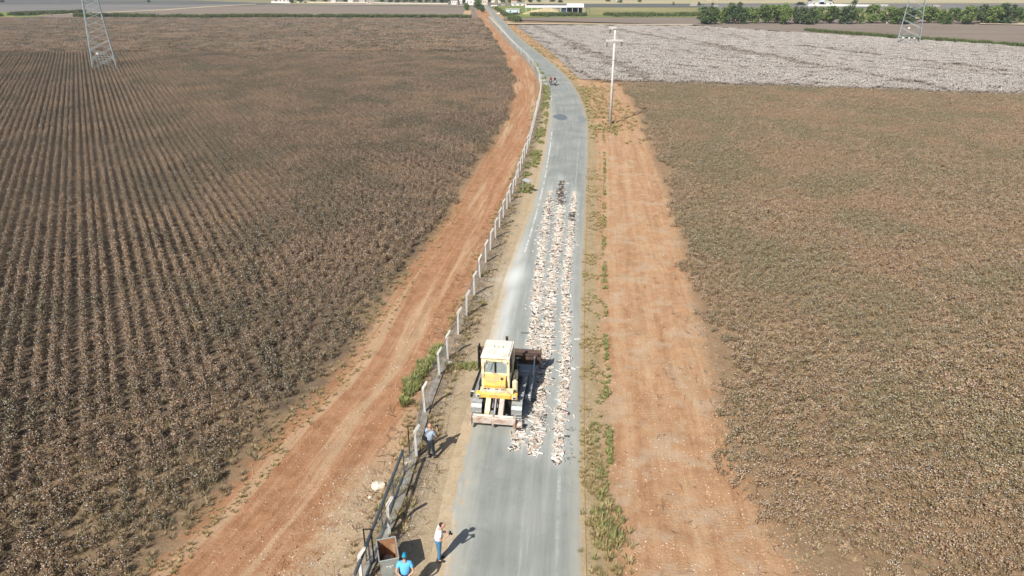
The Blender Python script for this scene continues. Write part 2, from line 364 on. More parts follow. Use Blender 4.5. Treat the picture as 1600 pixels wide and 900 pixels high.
    far = ramp(nt, sepc.outputs[0], [(.0, (.20, .18, .15)), (.25, (.27, .25, .12)), (.45, (.22, .19, .16)), (.62, (.40, .34, .19)), (.8, (.14, .15, .09)), (1, (.30, .27, .17))])
    far.node.color_ramp.interpolation = 'CONSTANT'
    far = mix(nt, .25, far, ramp(nt, noise_tex(nt, .08, 6, .7, P_), [(.35, (.10, .08, .06)), (.65, (.42, .36, .26))]))
    c = mix(nt, step(nt, sep.outputs[1], 480, 486), c, far)
    c = mix(nt, mth(nt, 'MULTIPLY', ds, mth(nt, 'ADD', .55, mth(nt, 'MULTIPLY', step(nt, fine, .4, .6), .4))), c, (.66, .63, .56))
    L.new(c, b.inputs['Base Color']); b.inputs['Roughness'].default_value = .95; b.inputs['Specular IOR Level'].default_value = .1
    h = mth(nt, 'ADD', mth(nt, 'MULTIPLY', fine, .5), mth(nt, 'ADD', mth(nt, 'MULTIPLY', vfine, .25), mth(nt, 'MULTIPLY', streak, .6)))
    bump(nt, h, .9, .11, b); return m

def axis(dense0, dense1, st, lo, hi, g=1.12):
    a = list(np.arange(dense0, dense1 + 1e-6, st)); s = st; x = a[-1]; out = []
    while x < hi: s *= g; x += s; out.append(x)
    s = st; x = dense0; pre = []
    while x > lo: s *= g; x -= s; pre.append(x)
    return np.array(pre[::-1] + a + out)
def relief(X, Y):
    """height of the loose soil, zero on and beside the road"""
    rl, rr = X - xRL(Y), X - xRR(Y)
    off = np.maximum(np.maximum(-rl, rr), 0); k = np.clip((off - .5) / 1.2, 0, 1)
    z = (fbm(X, Y, 1.1, 3) - .5) * .12 + (fbm(X, Y, 7, 5) - .5) * .18
    fl = X - xFL(Y); inred = (fl > .3) & (X < xFE(Y) - .8)
    z = z + np.where(inred, .035 * np.sin(fl * 5.2 + 2 * fbm(X, Y, 6, 8)) , 0)
    z = np.where((fl > .1) & (fl < 1.3) , z + .10 * np.exp(-((fl - .7) / .35) ** 2), z)
    far = np.clip((Y - 150) / 60, 0, 1); z = z * (1 - far)
    return z * k - np.clip(1 - off / .5, 0, 1) * .05
ax = axis(-30, 34, .3, -7000, 7000, 1.1); ay = axis(12, 120, .3, -400, 9000, 1.07)
X, Y = np.meshgrid(ax, ay); Z = relief(X, Y)
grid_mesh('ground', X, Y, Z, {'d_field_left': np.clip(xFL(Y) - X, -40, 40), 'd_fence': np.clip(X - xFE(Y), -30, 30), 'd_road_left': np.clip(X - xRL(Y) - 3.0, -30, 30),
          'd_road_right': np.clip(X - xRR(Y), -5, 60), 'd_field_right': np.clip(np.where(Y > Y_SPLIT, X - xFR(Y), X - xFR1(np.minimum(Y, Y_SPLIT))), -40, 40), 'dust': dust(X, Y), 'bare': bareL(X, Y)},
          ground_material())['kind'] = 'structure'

# ------------------------------------------------------------ the road
def road_material():
    m, nt, b = new_mat('worn_asphalt'); L = nt.links; P_ = pos(nt)
    sep = N(nt, 'ShaderNodeSeparateXYZ'); L.new(P_, sep.inputs[0]); y = sep.outputs[1]
    l, r, ds = attr(nt, 'from_left'), attr(nt, 'from_right'), attr(nt, 'dust')
    mid = noise_tex(nt, 1.3, 6, .7, P_); fine = noise_tex(nt, 12, 4, .7, P_); grit = noise_tex(nt, 60, 2, .8, P_)
    along = noise_tex(nt, 1.0, 5, .7, combine(nt, mth(nt, 'MULTIPLY', r, 3.0), mth(nt, 'MULTIPLY', y, .12)))
    big = noise_tex(nt, .22, 3, .6, P_)
    a = ramp(nt, mix(nt, .5, along, big), [(.36, (.215, .228, .207)), (.5, (.28, .293, .265)), (.64, (.35, .36, .325))])
    a = mix(nt, mth(nt, 'MULTIPLY', step(nt, grit, .5, .72), .35), a, (.48, .48, .45))
    a = mix(nt, mth(nt, 'MULTIPLY', step(nt, grit, .46, .30), .4), a, (.16, .17, .165))
    a = mix(nt, mth(nt, 'MULTIPLY', step(nt, mid, .60, .70), .25), a, (.42, .43, .40))
    blot = noise_tex(nt, .9, 6, .75, P_, 1.0); a = mix(nt, mth(nt, 'MULTIPLY', step(nt, blot, .52, .66), .3), a, (.17, .185, .18)); a = mix(nt, mth(nt, 'MULTIPLY', step(nt, along, .60, .68), .35), a, (.44, .45, .42))
    # darker sealed patches
    dk = step(nt, noise_tex(nt, .45, 3, .5, P_), .64, .68)
    a = mix(nt, mth(nt, 'MULTIPLY', dk, .3), a, (.19, .22, .23))
    # dust drifting in from both edges
    edge = mth(nt, 'ADD', mth(nt, 'MULTIPLY', mth(nt, 'ADD', mid, along), -1.1), 1.1)
    near = step(nt, y, 34, 20)
    el = mth(nt, 'SUBTRACT', mth(nt, 'ADD', l, edge), mth(nt, 'MULTIPLY', near, .35))
    er = mth(nt, 'ADD', r, mth(nt, 'MULTIPLY', edge, .35))
    soilL = soil_tan(nt, P_); soilR = soil_verge(nt, P_)
    a = mix(nt, mth(nt, 'MULTIPLY', step(nt, el, 1.5, .35), .55), a, (.46, .44, .37))
    a = mix(nt, mth(nt, 'MULTIPLY', step(nt, er, .9, .15), .45), a, (.42, .38, .31))
    a = mix(nt, step(nt, el, .42, .22), a, soilL)
    a = mix(nt, step(nt, er, .28, .10), a, soilR)
    a = mix(nt, mth(nt, 'MULTIPLY', ds, mth(nt, 'ADD', .6, mth(nt, 'MULTIPLY', along, .5)), clamp=True), a, (.74, .76, .73))
    L.new(a, b.inputs['Base Color']); b.inputs['Roughness'].default_value = .85; b.inputs['Specular IOR Level'].default_value = .2
    bump(nt, mix(nt, .5, grit, fine), .5, .012, b); return m
def strip_sheet(name, ys, xa, xb, z, ncol, mat, attrs=None, kind='structure'):
    ys = np.asarray(ys); T = np.linspace(0, 1, ncol); A = xa(ys); B = xb(ys)
    X = A[:, None] * (1 - T) + B[:, None] * T; Y = np.repeat(ys[:, None], ncol, 1)
    Zs = np.full_like(X, z) if not callable(z) else z(X, Y)
    o = grid_mesh(name, X, Y, Zs, attrs(X, Y) if attrs else {}, mat); o['kind'] = kind; return o
ry = np.concatenate([np.arange(-30, 90, .3), np.arange(90, 240, 1.0), np.arange(240, 760, 4.0)])
strip_sheet('road', ry, lambda y: xRL(y) - .35, lambda y: xRR(y) + .3, .012, 26, road_material(),
            lambda X, Y: {'from_left': X - xRL(Y) + .35, 'from_right': xRR(Y) + .3 - X, 'dust': np.maximum(dust(X, Y), fines(X, Y))})
def paint_material(name, lo, hi, amt=.8):
    m, nt, b = new_mat(name); P_ = pos(nt)
    b.inputs['Base Color'].default_value = (.74, .75, .72, 1); b.inputs['Roughness'].default_value = .7
    f = mix(nt, .5, noise_tex(nt, 2.5, 6, .8, P_), noise_tex(nt, .5, 3, .6, P_))
    nt.links.new(mth(nt, 'MULTIPLY', step(nt, f, lo, hi), amt), b.inputs['Alpha']); return m
pm = paint_material('worn_white_paint', .40, .52); pm2 = paint_material('faint_white_paint', .40, .62, .42)
edge_l = line([(845, 330), (854, 268), (862, 225), (867, 195)]); 
strip_sheet('edge_line', np.arange(50, 96, .4), lambda y: xRL(y) + .42, lambda y: xRL(y) + .56, .017, 2, pm)
strip_sheet('edge_line', np.arange(122, 330, 1.5), lambda y: xRL(y) + .30, lambda y: xRL(y) + .46, .017, 2, pm)
strip_sheet('edge_line', np.arange(8, 24, .4), lambda y: xRL(y) + .20, lambda y: xRL(y) + .34, .017, 2, pm2)
strip_sheet('edge_line', np.arange(8, 26, .4), lambda y: xRR(y) - .82, lambda y: xRR(y) - .68, .017, 2, pm2)
strip_sheet('edge_line', np.arange(60, 92, .4), lambda y: xRR(y) - 1.05, lambda y: xRR(y) - .93, .017, 2, pm2)

def patch_sheet(name, cx, cy, rx, ry_, z, mat, n=28, seed=0, kind='structure'):
    vs = [(cx, cy, z)]; 
    for i in range(n):
        t = 2 * math.pi * i / n; k = 1 + .22 * (float(vnoise(math.cos(t) * 2 + seed, math.sin(t) * 2, 1.0, seed)) - .5) * 2
        vs.append((cx + rx * k * math.cos(t), cy + ry_ * k * math.sin(t), z))
    me = bpy.data.meshes.new(name); me.from_pydata(vs, [], [(0, 1 + i, 1 + (i + 1) % n) for i in range(n)]); me.materials.append(mat)
    o = bpy.data.objects.new(name, me); COL.objects.link(o); o['kind'] = kind; return o
patchm = surf('fresh_dark_asphalt', (.15, .175, .19), .15, 3, .85)
c = ground_at(875, 183); patch_sheet('asphalt_patch', c[0], c[1], .95, 2.6, .018, patchm, seed=1)
c = ground_at(908, 186); patch_sheet('asphalt_patch', c[0] + .1, c[1], .55, 3.0, .018, surf('faded_patch', (.23, .25, .25), .15, 3, .85), seed=3)

# ------------------------------------------------------------ fields far away (sheets a little above the ground)
def field_mat(name, cols, streak=(.02, .5), vs=.5, fine=.25):
    m, nt, b = new_mat(name); P_ = pos(nt)
    v = N(nt, 'ShaderNodeVectorMath', operation='MULTIPLY'); nt.links.new(P_, v.inputs[0]); v.inputs[1].default_value = (streak[0], streak[1], 1)
    f = mix(nt, .45, noise_tex(nt, 1.0, 5, .65, v.outputs[0]), mix(nt, .5, noise_tex(nt, vs, 6, .8, P_), noise_tex(nt, vs * .06, 3, .6, P_)))
    c = ramp(nt, f, [(.36, cols[0]), (.5, cols[1]), (.64, cols[2])])
    nt.links.new(c, b.inputs['Base Color']); b.inputs['Roughness'].default_value = .95; b.inputs['Specular IOR Level'].default_value = .1
    bump(nt, noise_tex(nt, 2.0, 4, .7, P_), .6, .3, b); return m
FM = {'brown': field_mat('brown_stubble', [(.13, .10, .08), (.20, .155, .125), (.27, .22, .175)]),
      'brown2': field_mat('plowed_brown', [(.19, .145, .115), (.25, .20, .16), (.31, .255, .20)], (.01, .8)),
      'grey': field_mat('grey_lilac_field', [(.15, .14, .13), (.21, .195, .18), (.26, .245, .225)], (.006, .15)),
      'dkgrey': field_mat('slate_field', [(.10, .105, .10), (.135, .14, .13), (.17, .17, .155)], (.005, .1)),
      'green': field_mat('green_field', [(.12, .16, .04), (.20, .24, .07), (.27, .29, .11)], (.02, .1)),
      'olive': field_mat('olive_field', [(.20, .19, .08), (.30, .27, .12), (.38, .34, .17)], (.006, .08)),
      'tan': field_mat('tan_stubble', [(.36, .31, .17), (.46, .40, .24), (.54, .48, .31)], (.004, .05)),
      'path': field_mat('dirt_path', [(.42, .34, .22), (.52, .43, .29), (.6, .51, .37)]),
      'ochre': field_mat('bare_ochre_soil', [(.42, .27, .15), (.52, .36, .21), (.58, .44, .28)]),
      'whitef': field_mat('white_cotton_floor', [(.27, .235, .205), (.34, .305, .275), (.41, .38, .35)], (.05, .3), .7)}
_fz = [0.06]
def field(px, mat, z=None, name='field'):
    if z is None: _fz[0] += .03; z = _fz[0]
    pts = [ground_at(*p) for p in px]
    me = bpy.data.meshes.new(name); me.from_pydata([(x, y, z) for x, y in pts], [], [tuple(range(len(pts)))]); me.materials.append(FM[mat])
    bm = bmesh.new(); bm.from_mesh(me); bmesh.ops.triangulate(bm, faces=bm.faces); bmesh.ops.recalc_face_normals(bm, faces=bm.faces)
    if bm.faces[0].normal.z < 0: bmesh.ops.reverse_faces(bm, faces=bm.faces)
    bm.to_mesh(me); bm.free(); o = bpy.data.objects.new(name, me); COL.objects.link(o); o['kind'] = 'structure'; return o
# left of the road, from near to far
field([(-500, 84), (790, 84), (781, 75), (764, 48), (750, 31), (-500, 27)], 'brown')
field([(-500, 28), (748, 29.5), (741, 13), (735, 11), (-500, 7)], 'brown2')
field([(-400, 24), (150, 20), (420, 6.5), (-400, 4)], 'grey')
field([(-500, 27), (8, 28), (60, 26), (118, 20), (-500, 14)], 'green')
field([(-500, 8), (450, 6.5), (300, 1), (-500, -2)], 'dkgrey')
field([(720, 29), (735, 29), (737, 16), (727, 16)], 'ochre')
field([(60, 25.2), (120, 22.6), (260, 16.5), (330, 11.5), (400, 7.4), (400, 6.6), (325, 10.6), (255, 15.4), (120, 21.4), (60, 24)], 'path', name='path')
field([(-20, 40), (40, 29), (20, 27), (-60, 28)], 'ochre')
field([(455, 7.4), (725, 9.6), (725, 8.6), (455, 6.6)], 'path', name='path')
# right of the road
field([(806, 42), (830, 41.5), (1075, 42), (1095, 45), (1700, 84), (1700, 151), (905, 124), (878, 98), (858, 80), (836, 63), (818, 50)], 'whitef', z=.10)
field([(786, 32), (1085, 40), (1085, 27), (790, 24)], 'brown2')
field([(1075, 40), (1700, 84), (1700, 38), (1080, 27)], 'brown2')
field([(793, 39), (1082, 41), (1082, 39.4), (793, 37.4)], 'path', name='path')
field([(790, 28.5), (1090, 28), (1090, 24), (785, 22)], 'green')
field([(900, 25), (1110, 25.5), (1110, 12), (900, 12)], 'olive')
field([(782, 23), (905, 22), (830, 10), (768, 10.5)], 'green')
field([(1085, 28), (1700, 34), (1700, 14), (1085, 15)], 'olive')
field([(850, 12.5), (1150, 13), (1150, 6), (850, 7)], 'dkgrey')
field([(820, 7.5), (1250, 6.5), (1250, 1), (820, 1)], 'tan')
field([(1100, 16), (1700, 17), (1700, 6), (1100, 6)], 'grey')
field([(1080, 6.6), (1700, 6.5), (1700, 1), (1080, 1)], 'tan')
field([(1530, 40), (1640, 42), (1640, 36), (1530, 35)], 'path', name='path')

# ------------------------------------------------------------ scattered growth (geometry nodes on point clouds)
def source_collection(name, objs):
    c = bpy.data.collections.new(name)
    for i, o in enumerate(objs): o.name = '%s_%02d' % (name, i); c.objects.link(o)
    return c
def scatter(name, pts, scl, coll, label=None, cat=None, tilt=.0, rotz=None, vid=None):
    n = len(pts)
    if n == 0: return
    me = bpy.data.meshes.new(name); me.vertices.add(n); me.vertices.foreach_set('co', np.asarray(pts, np.float32).ravel())
    add_float_attr(me, 'size', scl)
    rot = np.zeros((n, 3), np.float32); rot[:, 2] = rng.uniform(0, 6.283, n) if rotz is None else rotz
    rot[:, 0] = rng.normal(0, 1, n) * tilt; rot[:, 1] = rng.normal(0, 1, n) * tilt
    a = me.attributes.new('turn', 'FLOAT_VECTOR', 'POINT'); a.data.foreach_set('vector', rot.ravel())
    k = len(coll.objects); iv = me.attributes.new('kind_id', 'INT', 'POINT')
    iv.data.foreach_set('value', (rng.integers(0, k, n) if vid is None else vid).astype(np.int32))
    o = bpy.data.objects.new(name, me); COL.objects.link(o)
    ng = bpy.data.node_groups.new(name, 'GeometryNodeTree')
    ng.interface.new_socket('Geometry', in_out='INPUT', socket_type='NodeSocketGeometry'); ng.interface.new_socket('Geometry', in_out='OUTPUT', socket_type='NodeSocketGeometry')
    gi = ng.nodes.new('NodeGroupInput'); go = ng.nodes.new('NodeGroupOutput')
    ci = ng.nodes.new('GeometryNodeCollectionInfo'); ci.inputs[0].default_value = coll; ci.inputs[1].default_value = True; ci.inputs[2].default_value = True
    ip = ng.nodes.new('GeometryNodeInstanceOnPoints'); ip.inputs['Pick Instance'].default_value = True
    def at(nm, t):
        q = ng.nodes.new('GeometryNodeInputNamedAttribute'); q.data_type = t; q.inputs[0].default_value = nm; return q.outputs['Attribute']
    l = ng.links; l.new(gi.outputs[0], ip.inputs['Points']); l.new(ci.outputs[0], ip.inputs['Instance'])
    l.new(at('kind_id', 'INT'), ip.inputs['Instance Index']); l.new(at('size', 'FLOAT'), ip.inputs['Scale'])
    er = ng.nodes.new('FunctionNodeEulerToRotation'); l.new(at('turn', 'FLOAT_VECTOR'), er.inputs[0]); l.new(er.outputs[0], ip.inputs['Rotation'])
    l.new(ip.outputs[0], go.inputs[0]); md = o.modifiers.new('scatter', 'NODES'); md.node_group = ng
    return tag(o, label, cat, None, 'stuff')

def rnd_dir(up=.0):
    v = Vector((random.gauss(0, 1), random.gauss(0, 1), random.gauss(0, 1) + up)); return v.normalized()
def leaf_quad(mb, p, s, mi, up=.6):
    n = rnd_dir(up); a = n.orthogonal().normalized(); a.rotate(Matrix.Rotation(random.uniform(0, 6.28), 3, n)); b = n.cross(a)
    a *= s * random.uniform(.8, 1.2); b *= s * random.uniform(.45, .8)
    mb.add([p - a, p - b * .9 + n * s * .15, p + a, p + b + n * s * .15], [(0, 1, 2, 3)], mi)
def boll(mb, p, s, mi):
    vs = [p + Vector(d) * s * random.uniform(.7, 1.2) for d in ((1, 0, 0), (0, 1, 0), (-1, 0, 0), (0, -1, 0), (0, 0, 1), (0, 0, -1))]
    mb.add(vs, [(0, 1, 4), (1, 2, 4), (2, 3, 4), (3, 0, 4), (1, 0, 5), (2, 1, 5), (3, 2, 5), (0, 3, 5)], mi)
def cotton_plant(h, w, nleaf, nboll, leafm, bollm, ls=.07, bs=.025):
    mb = MB()
    for k in range(3):
        a = random.uniform(0, 6.28); r = w * random.uniform(.2, .6)
        mb.tube((0, 0, -.03), (math.cos(a) * r, math.sin(a) * r, h * random.uniform(.7, 1)), .012, .005, 3, 0, False)
    for i in range(nleaf):
        a = random.uniform(0, 6.28); t = random.uniform(.12, 1) ** .8; r = w * math.sqrt(random.random()) * (1.05 - .45 * t)
        leaf_quad(mb, Vector((math.cos(a) * r, math.sin(a) * r, h * t)), ls * random.uniform(.6, 1.3), 1)
    for i in range(nboll):
        a = random.uniform(0, 6.28); t = random.uniform(.35, 1.02); r = w * random.uniform(.3, 1) * (1.1 - .4 * t)
        boll(mb, Vector((math.cos(a) * r, math.sin(a) * r, h * t)), bs * random.uniform(.7, 1.3), 2)
    return mb.build('plant', [M['stem'], M[leafm], M[bollm]], linkit=False)
def crop_patch(sz, h, nleaf, nboll, leafm, bollm, ls, bs, rows=4):
    mb = MB()
    for i in range(nleaf):
        y = (random.randrange(rows) + .5) / rows * sz - sz / 2 + random.gauss(0, .1)
        leaf_quad(mb, Vector((random.uniform(-sz / 2, sz / 2), y, h * random.uniform(.3, 1))), ls * random.uniform(.6, 1.3), 0)
    for i in range(nboll):
        y = (random.randrange(rows) + .5) / rows * sz - sz / 2 + random.gauss(0, .14)
        boll(mb, Vector((random.uniform(-sz / 2, sz / 2), y, h * random.uniform(.6, 1.1))), bs * random.uniform(.7, 1.3), 1)
    return mb.build('patch', [M[leafm], M[bollm]], linkit=False)
cotL = source_collection('cotton_plant_brown', [cotton_plant(random.uniform(.50, .74), .215, 50, random.choice([5, 6, 8, 10]), 'leafL', 'boll', .052, .019) for _ in range(9)])
cotR = source_collection('cotton_plant_tan', [cotton_plant(random.uniform(.36, .52), .33, 54, random.choice([6, 8, 10, 12]), 'leafR', 'boll', .05, .019) for _ in range(9)])
patL = source_collection('cotton_patch_brown', [crop_patch(3.04, .6, 430, 60, 'leafL', 'boll2', .14, .05) for _ in range(6)])
patW = source_collection('cotton_patch_white', [crop_patch(3.04, .6, 300, nb, 'leafW', 'boll2', .15, .07) for i, nb in enumerate((190, 210, 170, 200))] +
                        [crop_patch(3.04, .55, 280, nb, 'leafW', 'boll2', .16, .07) for nb in (110, 130)] + [crop_patch(3.04, .35, 150, 8, 'leafW', 'boll2', .16, .06) for _ in range(2)])

def visible(x, y, margin=6.0):
    zc = y * math.cos(PITCH) + CAM_H * math.sin(PITCH); return (np.abs(x) < zc * 800 / FPX + margin) & (y > 15)
def rows_in(angle, spacing, along, bounds, wob=.05, shift=.03):
    """points standing in rows that run in direction angle (from +y towards +x)"""
    x0, x1, y0, y1 = bounds; d = math.hypot(x1 - x0, y1 - y0); cx, cy = (x0 + x1) / 2, (y0 + y1) / 2
    u = np.arange(-d / 2, d / 2, spacing); t = np.arange(-d / 2, d / 2, along); U, T = np.meshgrid(u, t)
    T = T + rng.uniform(-.5, .5, T.shape) * along; U = U + rng.normal(0, wob, U.shape) + rng.normal(0, shift, len(u))[None, :]
    s, c_ = math.sin(angle), math.cos(angle); x = cx + U * c_ + T * s; y = cy - U * s + T * c_
    k = (x > x0) & (x < x1) & (y > y0) & (y < y1); return x[k], y[k]
# left field: rows run away to the left of the frame
LROW = math.atan((115 - 800) / (FPX / math.cos(PITCH)))
x, y = rows_in(LROW, .74, .165, (-185, 10, 14, 205), .025, .07)
edge = xFL(y) - x
k = visible(x, y) & (edge > .15 + 1.6 * (fbm(x, y, 1.3, 21) - .35) + 3.2 * (fbm(x, y, 7, 23) - .5)); x, y, edge = x[k], y[k], edge[k]
x = x + rng.normal(0, .22, len(x)) * np.clip(1.1 - edge / 20, 0, 1)
drop = rng.random(len(x)) < np.clip(.04 + .42 * bareL(x, y) + .35 * (fbm(x, y, 5, 77) > .74), 0, .9)
x, y = x[~drop], y[~drop]
big = fbm(x, y, 14, 41)
scatter('cotton_crop', np.stack([x, y, relief(x, y)], 1), (.70 + .5 * big) * rng.uniform(.75, 1.1, len(x)), cotL,
        'brown ripening cotton in long rows filling the field left of the red track', 'cotton crop', .12)
nL = len(x)
xw, yw = rows_in(R(86), .5, .4, (4, 40, 14, 34), .2); k = visible(xw, yw) & (xw - xFR1(yw) > .3 + 2 * (fbm(xw, yw, 1.4, 22) - .35)) & (fbm(xw / 3, yw, 1.0, 90) > .45); weedR = (xw[k], yw[k])
x, y = rows_in(LROW, .74, .17, (-185, 10, 14, 205), .10, 0); x = x + .37 * math.cos(LROW); y = y - .37 * math.sin(LROW); k = (y < 60) & visible(x, y) & (rng.random(len(x)) < bareL(x, y) * .95 + .05) & (xFL(y) - x > -.2 + 1.2 * (fbm(x, y, 1.3, 21) - .35)); weedL = (x[k], y[k])
# right field: rows run across
x, y = rows_in(R(86), .56, .205, (4, 150, 14, 160), .15, .05)
edge = x - xFR1(np.minimum(y, Y_SPLIT))
k = visible(x, y) & (y < white_line(x) + .3) & (edge > .15 + 2.4 * (fbm(x, y, 1.4, 22) - .35) + 2.6 * (fbm(x, y, 6, 24) - .5)); x, y, edge = x[k], y[k], edge[k]
gap = fbm(x / 4.0, y, 1.1, 51)
thin = .5 * np.clip((24 - y) / 5, 0, 1) * np.clip(1 - edge / 7, 0, 1) + .25 * np.clip(1 - edge / 2.0, 0, 1)
drop = rng.random(len(x)) < np.clip(.05 + 1.8 * thin * (gap > .42) + .5 * (fbm(x, y, 3, 78) > .78), 0, .95)
x, y = x[~drop], y[~drop]
scatter('cotton_crop', np.stack([x, y, relief(x, y)], 1), (.75 + .5 * fbm(x, y, 10, 42)) * rng.uniform(.72, 1.08, len(x)), cotR,
        'tan drying cotton filling the field right of the orange strip', 'cotton crop', .12)
print('plants', nL, len(x))
# farther crops in patches
def patches(name, coll, test, bounds, label, ang, st=3.04, thin=.0, pick=None):
    x, y = rows_in(ang, st, st, bounds, .3); k = visible(x, y, 12) & test(x, y); x, y = x[k], y[k]
    k = rng.random(len(x)) > thin; x, y = x[k], y[k]
    rz = -ang + math.pi / 2 + math.pi * rng.integers(0, 2, len(x))
    scatter(name, np.stack([x, y, np.full(len(x), .06)], 1), .9 + .3 * fbm(x, y, 20, 9), coll, label, 'cotton crop', 0, rotz=rz, vid=None if pick is None else pick(x, y)); return len(x)
yA, yB = 205.0, ground_at(0, 29)[1]
nA = patches('cotton_crop', patL, lambda x, y: (y > yA) & (y < yB) & (xFL(y) - x > 1), (-330, 10, yA, yB), 'brown cotton in the farther field beyond the left pylon', R(88))
LANES = [((829, 40), (1000, 118)), ((1060, 62), (1478, 145)), ((940, 44), (1290, 110)), ((1250, 74), (1590, 118)), ((880, 70), (1010, 126))]
def pick_white(x, y):
    v = rng.integers(0, 4, len(x)); n = fbm(x, y, 22, 95) + .12 * rng.random(len(x)); v = np.where(n > .77, rng.integers(4, 6, len(x)), v)
    for a, b in LANES:
        a, b = np.array(ground_at(*a)), np.array(ground_at(*b)); d = (b - a) / np.linalg.norm(b - a); q = np.abs((x - a[0]) * d[1] - (y - a[1]) * d[0]); t = (x - a[0]) * d[0] + (y - a[1]) * d[1]
        v = np.where((q < 1.5) & (t > 0) & (t < np.linalg.norm(b - a)), rng.integers(6, 8, len(x)), v)
    return v
def in_white(x, y):
    a = ground_at(836, 41.5); b = ground_at(1080, 42.5); c2 = ground_at(1600, 76); top = np.interp(x, [c[0] for c in sorted((a, b, c2))], [c[1] for c in sorted((a, b, c2))])
    return (y > white_line(x) + .9) & (y < top) & (x > xFR2(y) + 1.5)
nW = patches('cotton_crop', patW, in_white, (-10, 260, 112, 350), 'white open cotton covering the field behind the utility pole', R(52), pick=pick_white)
print('patches', nA, nW)

# grasses
def tuft(n, h, w, mat, bw=.012):
    mb = MB()
    for i in range(n):
        a = random.uniform(0, 6.28); r = random.random() * w * .4; l = h * random.uniform(.5, 1.1); o = random.uniform(.15, .9) * w
        p = Vector((math.cos(a) * r, math.sin(a) * r, 0)); d = Vector((math.cos(a), math.sin(a), 0)); s = Vector((-d.y, d.x, 0)) * bw
        q = p + d * o * .4 + Vector((0, 0, l * .65)); e = p + d * o + Vector((0, 0, l))
        mb.add([p - s, p + s, q + s * .7, q - s * .7, e], [(0, 1, 2, 3), (3, 2, 4)], 0)
    return mb.build('tuft', [M[mat]], linkit=False)
tgreen = source_collection('grass_tuft_green', [tuft(26, .28, .22, 'grass', .016) for _ in range(5)])
tstraw = source_collection('grass_tuft_straw', [tuft(24, .22, .24, 'straw', .013) for _ in range(5)])
tdry = source_collection('dry_weed_tuft', [tuft(34, .20, .30, 'weed', .011) for _ in range(6)])
treed = source_collection('reed_tuft', [tuft(34, 1.8, 1.1, 'reed', .08) for _ in range(5)])
def along_line(n, f, y0, y1, lo, hi, logd=True):
    y = np.exp(rng.uniform(math.log(y0), math.log(y1), n)) if logd else rng.uniform(y0, y1, n)
    return f(y) + rng.uniform(lo, hi, n), y
def put(name, x, y, coll, smin, smax, label, cat='grass', tilt=.15, zoff=0.0):
    k = visible(x, y, 4); x, y = x[k], y[k]
    scatter(name, np.stack([x, y, np.maximum(relief(x, y), -.02) + zoff], 1), rng.uniform(smin, smax, len(x)), coll, label, cat, tilt)
x, y = along_line(1900, xRR, 17, 46, .1, 1.3); k = (fbm(x, y, 1.1, 61) > .60 + .10 * np.clip(y / 40, 0, 1)); put('verge_grass', x[k], y[k], tgreen, .2, .55, 'green weeds on the verge along the right road edge')
x, y = along_line(3600, xRR, 17, 150, .1, 1.6); k = fbm(x, y, 1.3, 62) > .55; put('verge_grass', x[k], y[k], tstraw, .3, .85, 'straw coloured dry grass on the right verge')
x, y = along_line(900, lambda t: xRR(t) + 1.1 + .012 * t, 24, 100, -.14, .14); k = fbm(x, y * .5, 1.2, 63) > .50; put('ditch_weeds', x[k], y[k], tgreen, .3, .8, 'thin line of green weeds through the orange soil strip')
x, y = along_line(1300, xRR, 88, 240, .3, 4.2); k = (fbm(x, y, 4, 64) > .53) & (x < np.where(y > Y_SPLIT, xFR2(y), 1e9)); put('verge_grass', x[k], y[k], tgreen, .5, 1.3, 'green verge where the road bends beside the white field')
x, y = along_line(1600, xRR, 88, 330, .3, 7.5); k = (fbm(x, y, 6, 65) > .45) & (x < np.where(y > Y_SPLIT, xFR2(y), 1e9)); put('verge_grass', x[k], y[k], tstraw, .8, 2.2, 'yellow dry grass between the road bend and the white field')
x, y = along_line(2400, xFE, 66, 190, .5, 1.8); k = fbm(x, y, 3, 66) > .47; put('verge_grass', x[k], y[k], tgreen, .5, 1.2, 'green grass between the far fence and the road')
x, y = along_line(1700, xFE, 17, 150, -1.0, .9); k = fbm(x, y, 1.5, 67) > .52; put('fence_weeds', x[k], y[k], tstraw, .4, 1.1, 'dry weeds along the foot of the concrete fence')
x, y = along_line(1500, xFL, 17, 120, -.6, 1.1); k = fbm(x, y, 1.5, 68) > .45; put('field_edge_weeds', x[k], y[k], tstraw, .25, .7, 'dry straw weeds along the edge of the left field')
scatter('field_weeds', np.stack([*weedL, relief(*weedL)], 1), rng.uniform(.5, 1.2, len(weedL[0])), tdry, 'dry tan weeds filling the thin patches of the left field', 'weeds', .2)
scatter('field_weeds', np.stack([*weedR, relief(*weedR)], 1), rng.uniform(.4, .9, len(weedR[0])), tdry, 'dry tan weeds between the plants at the near end of the right field', 'weeds', .2)
# the tall green clump left of the fence
cl = [ground_at(*p) for p in ((630, 640), (634, 622), (641, 606), (650, 594), (658, 582), (667, 574), (680, 556), (692, 541))]
ys_ = np.array([c[1] for c in cl]); xs_ = np.array([c[0] for c in cl]); y = rng.uniform(ys_.min(), ys_.max(), 300); o_ = np.argsort(ys_)
x = np.interp(y, ys_[o_], xs_[o_]) + rng.normal(0, .15, 300); kk = fbm(x, y, .9, 69) > .45; put('tall_grass', x[kk], y[kk], tgreen, .8, 1.6, 'tall bright green grass just left of the fence')
x = cl[6][0] + 1.9 + rng.normal(0, .5, 70); y = ground_at(715, 574)[1] + rng.normal(0, .2, 70); put('low_weeds', x, y, tgreen, .5, .9, 'low green weeds in the dirt beside the bulldozer')
c = ground_at(950, 820); x = c[0] + rng.normal(0, .33, 130); y = c[1] + rng.normal(0, .7, 130); put('tall_grass', x[:45], y[:45], tgreen, .5, 1.3, 'tall grass clump at the lower right verge'); put('tall_grass', x[45:] - .2, y[45:] - .4, tstraw, .6, 1.5, 'pale dry grass clump at the lower right verge')
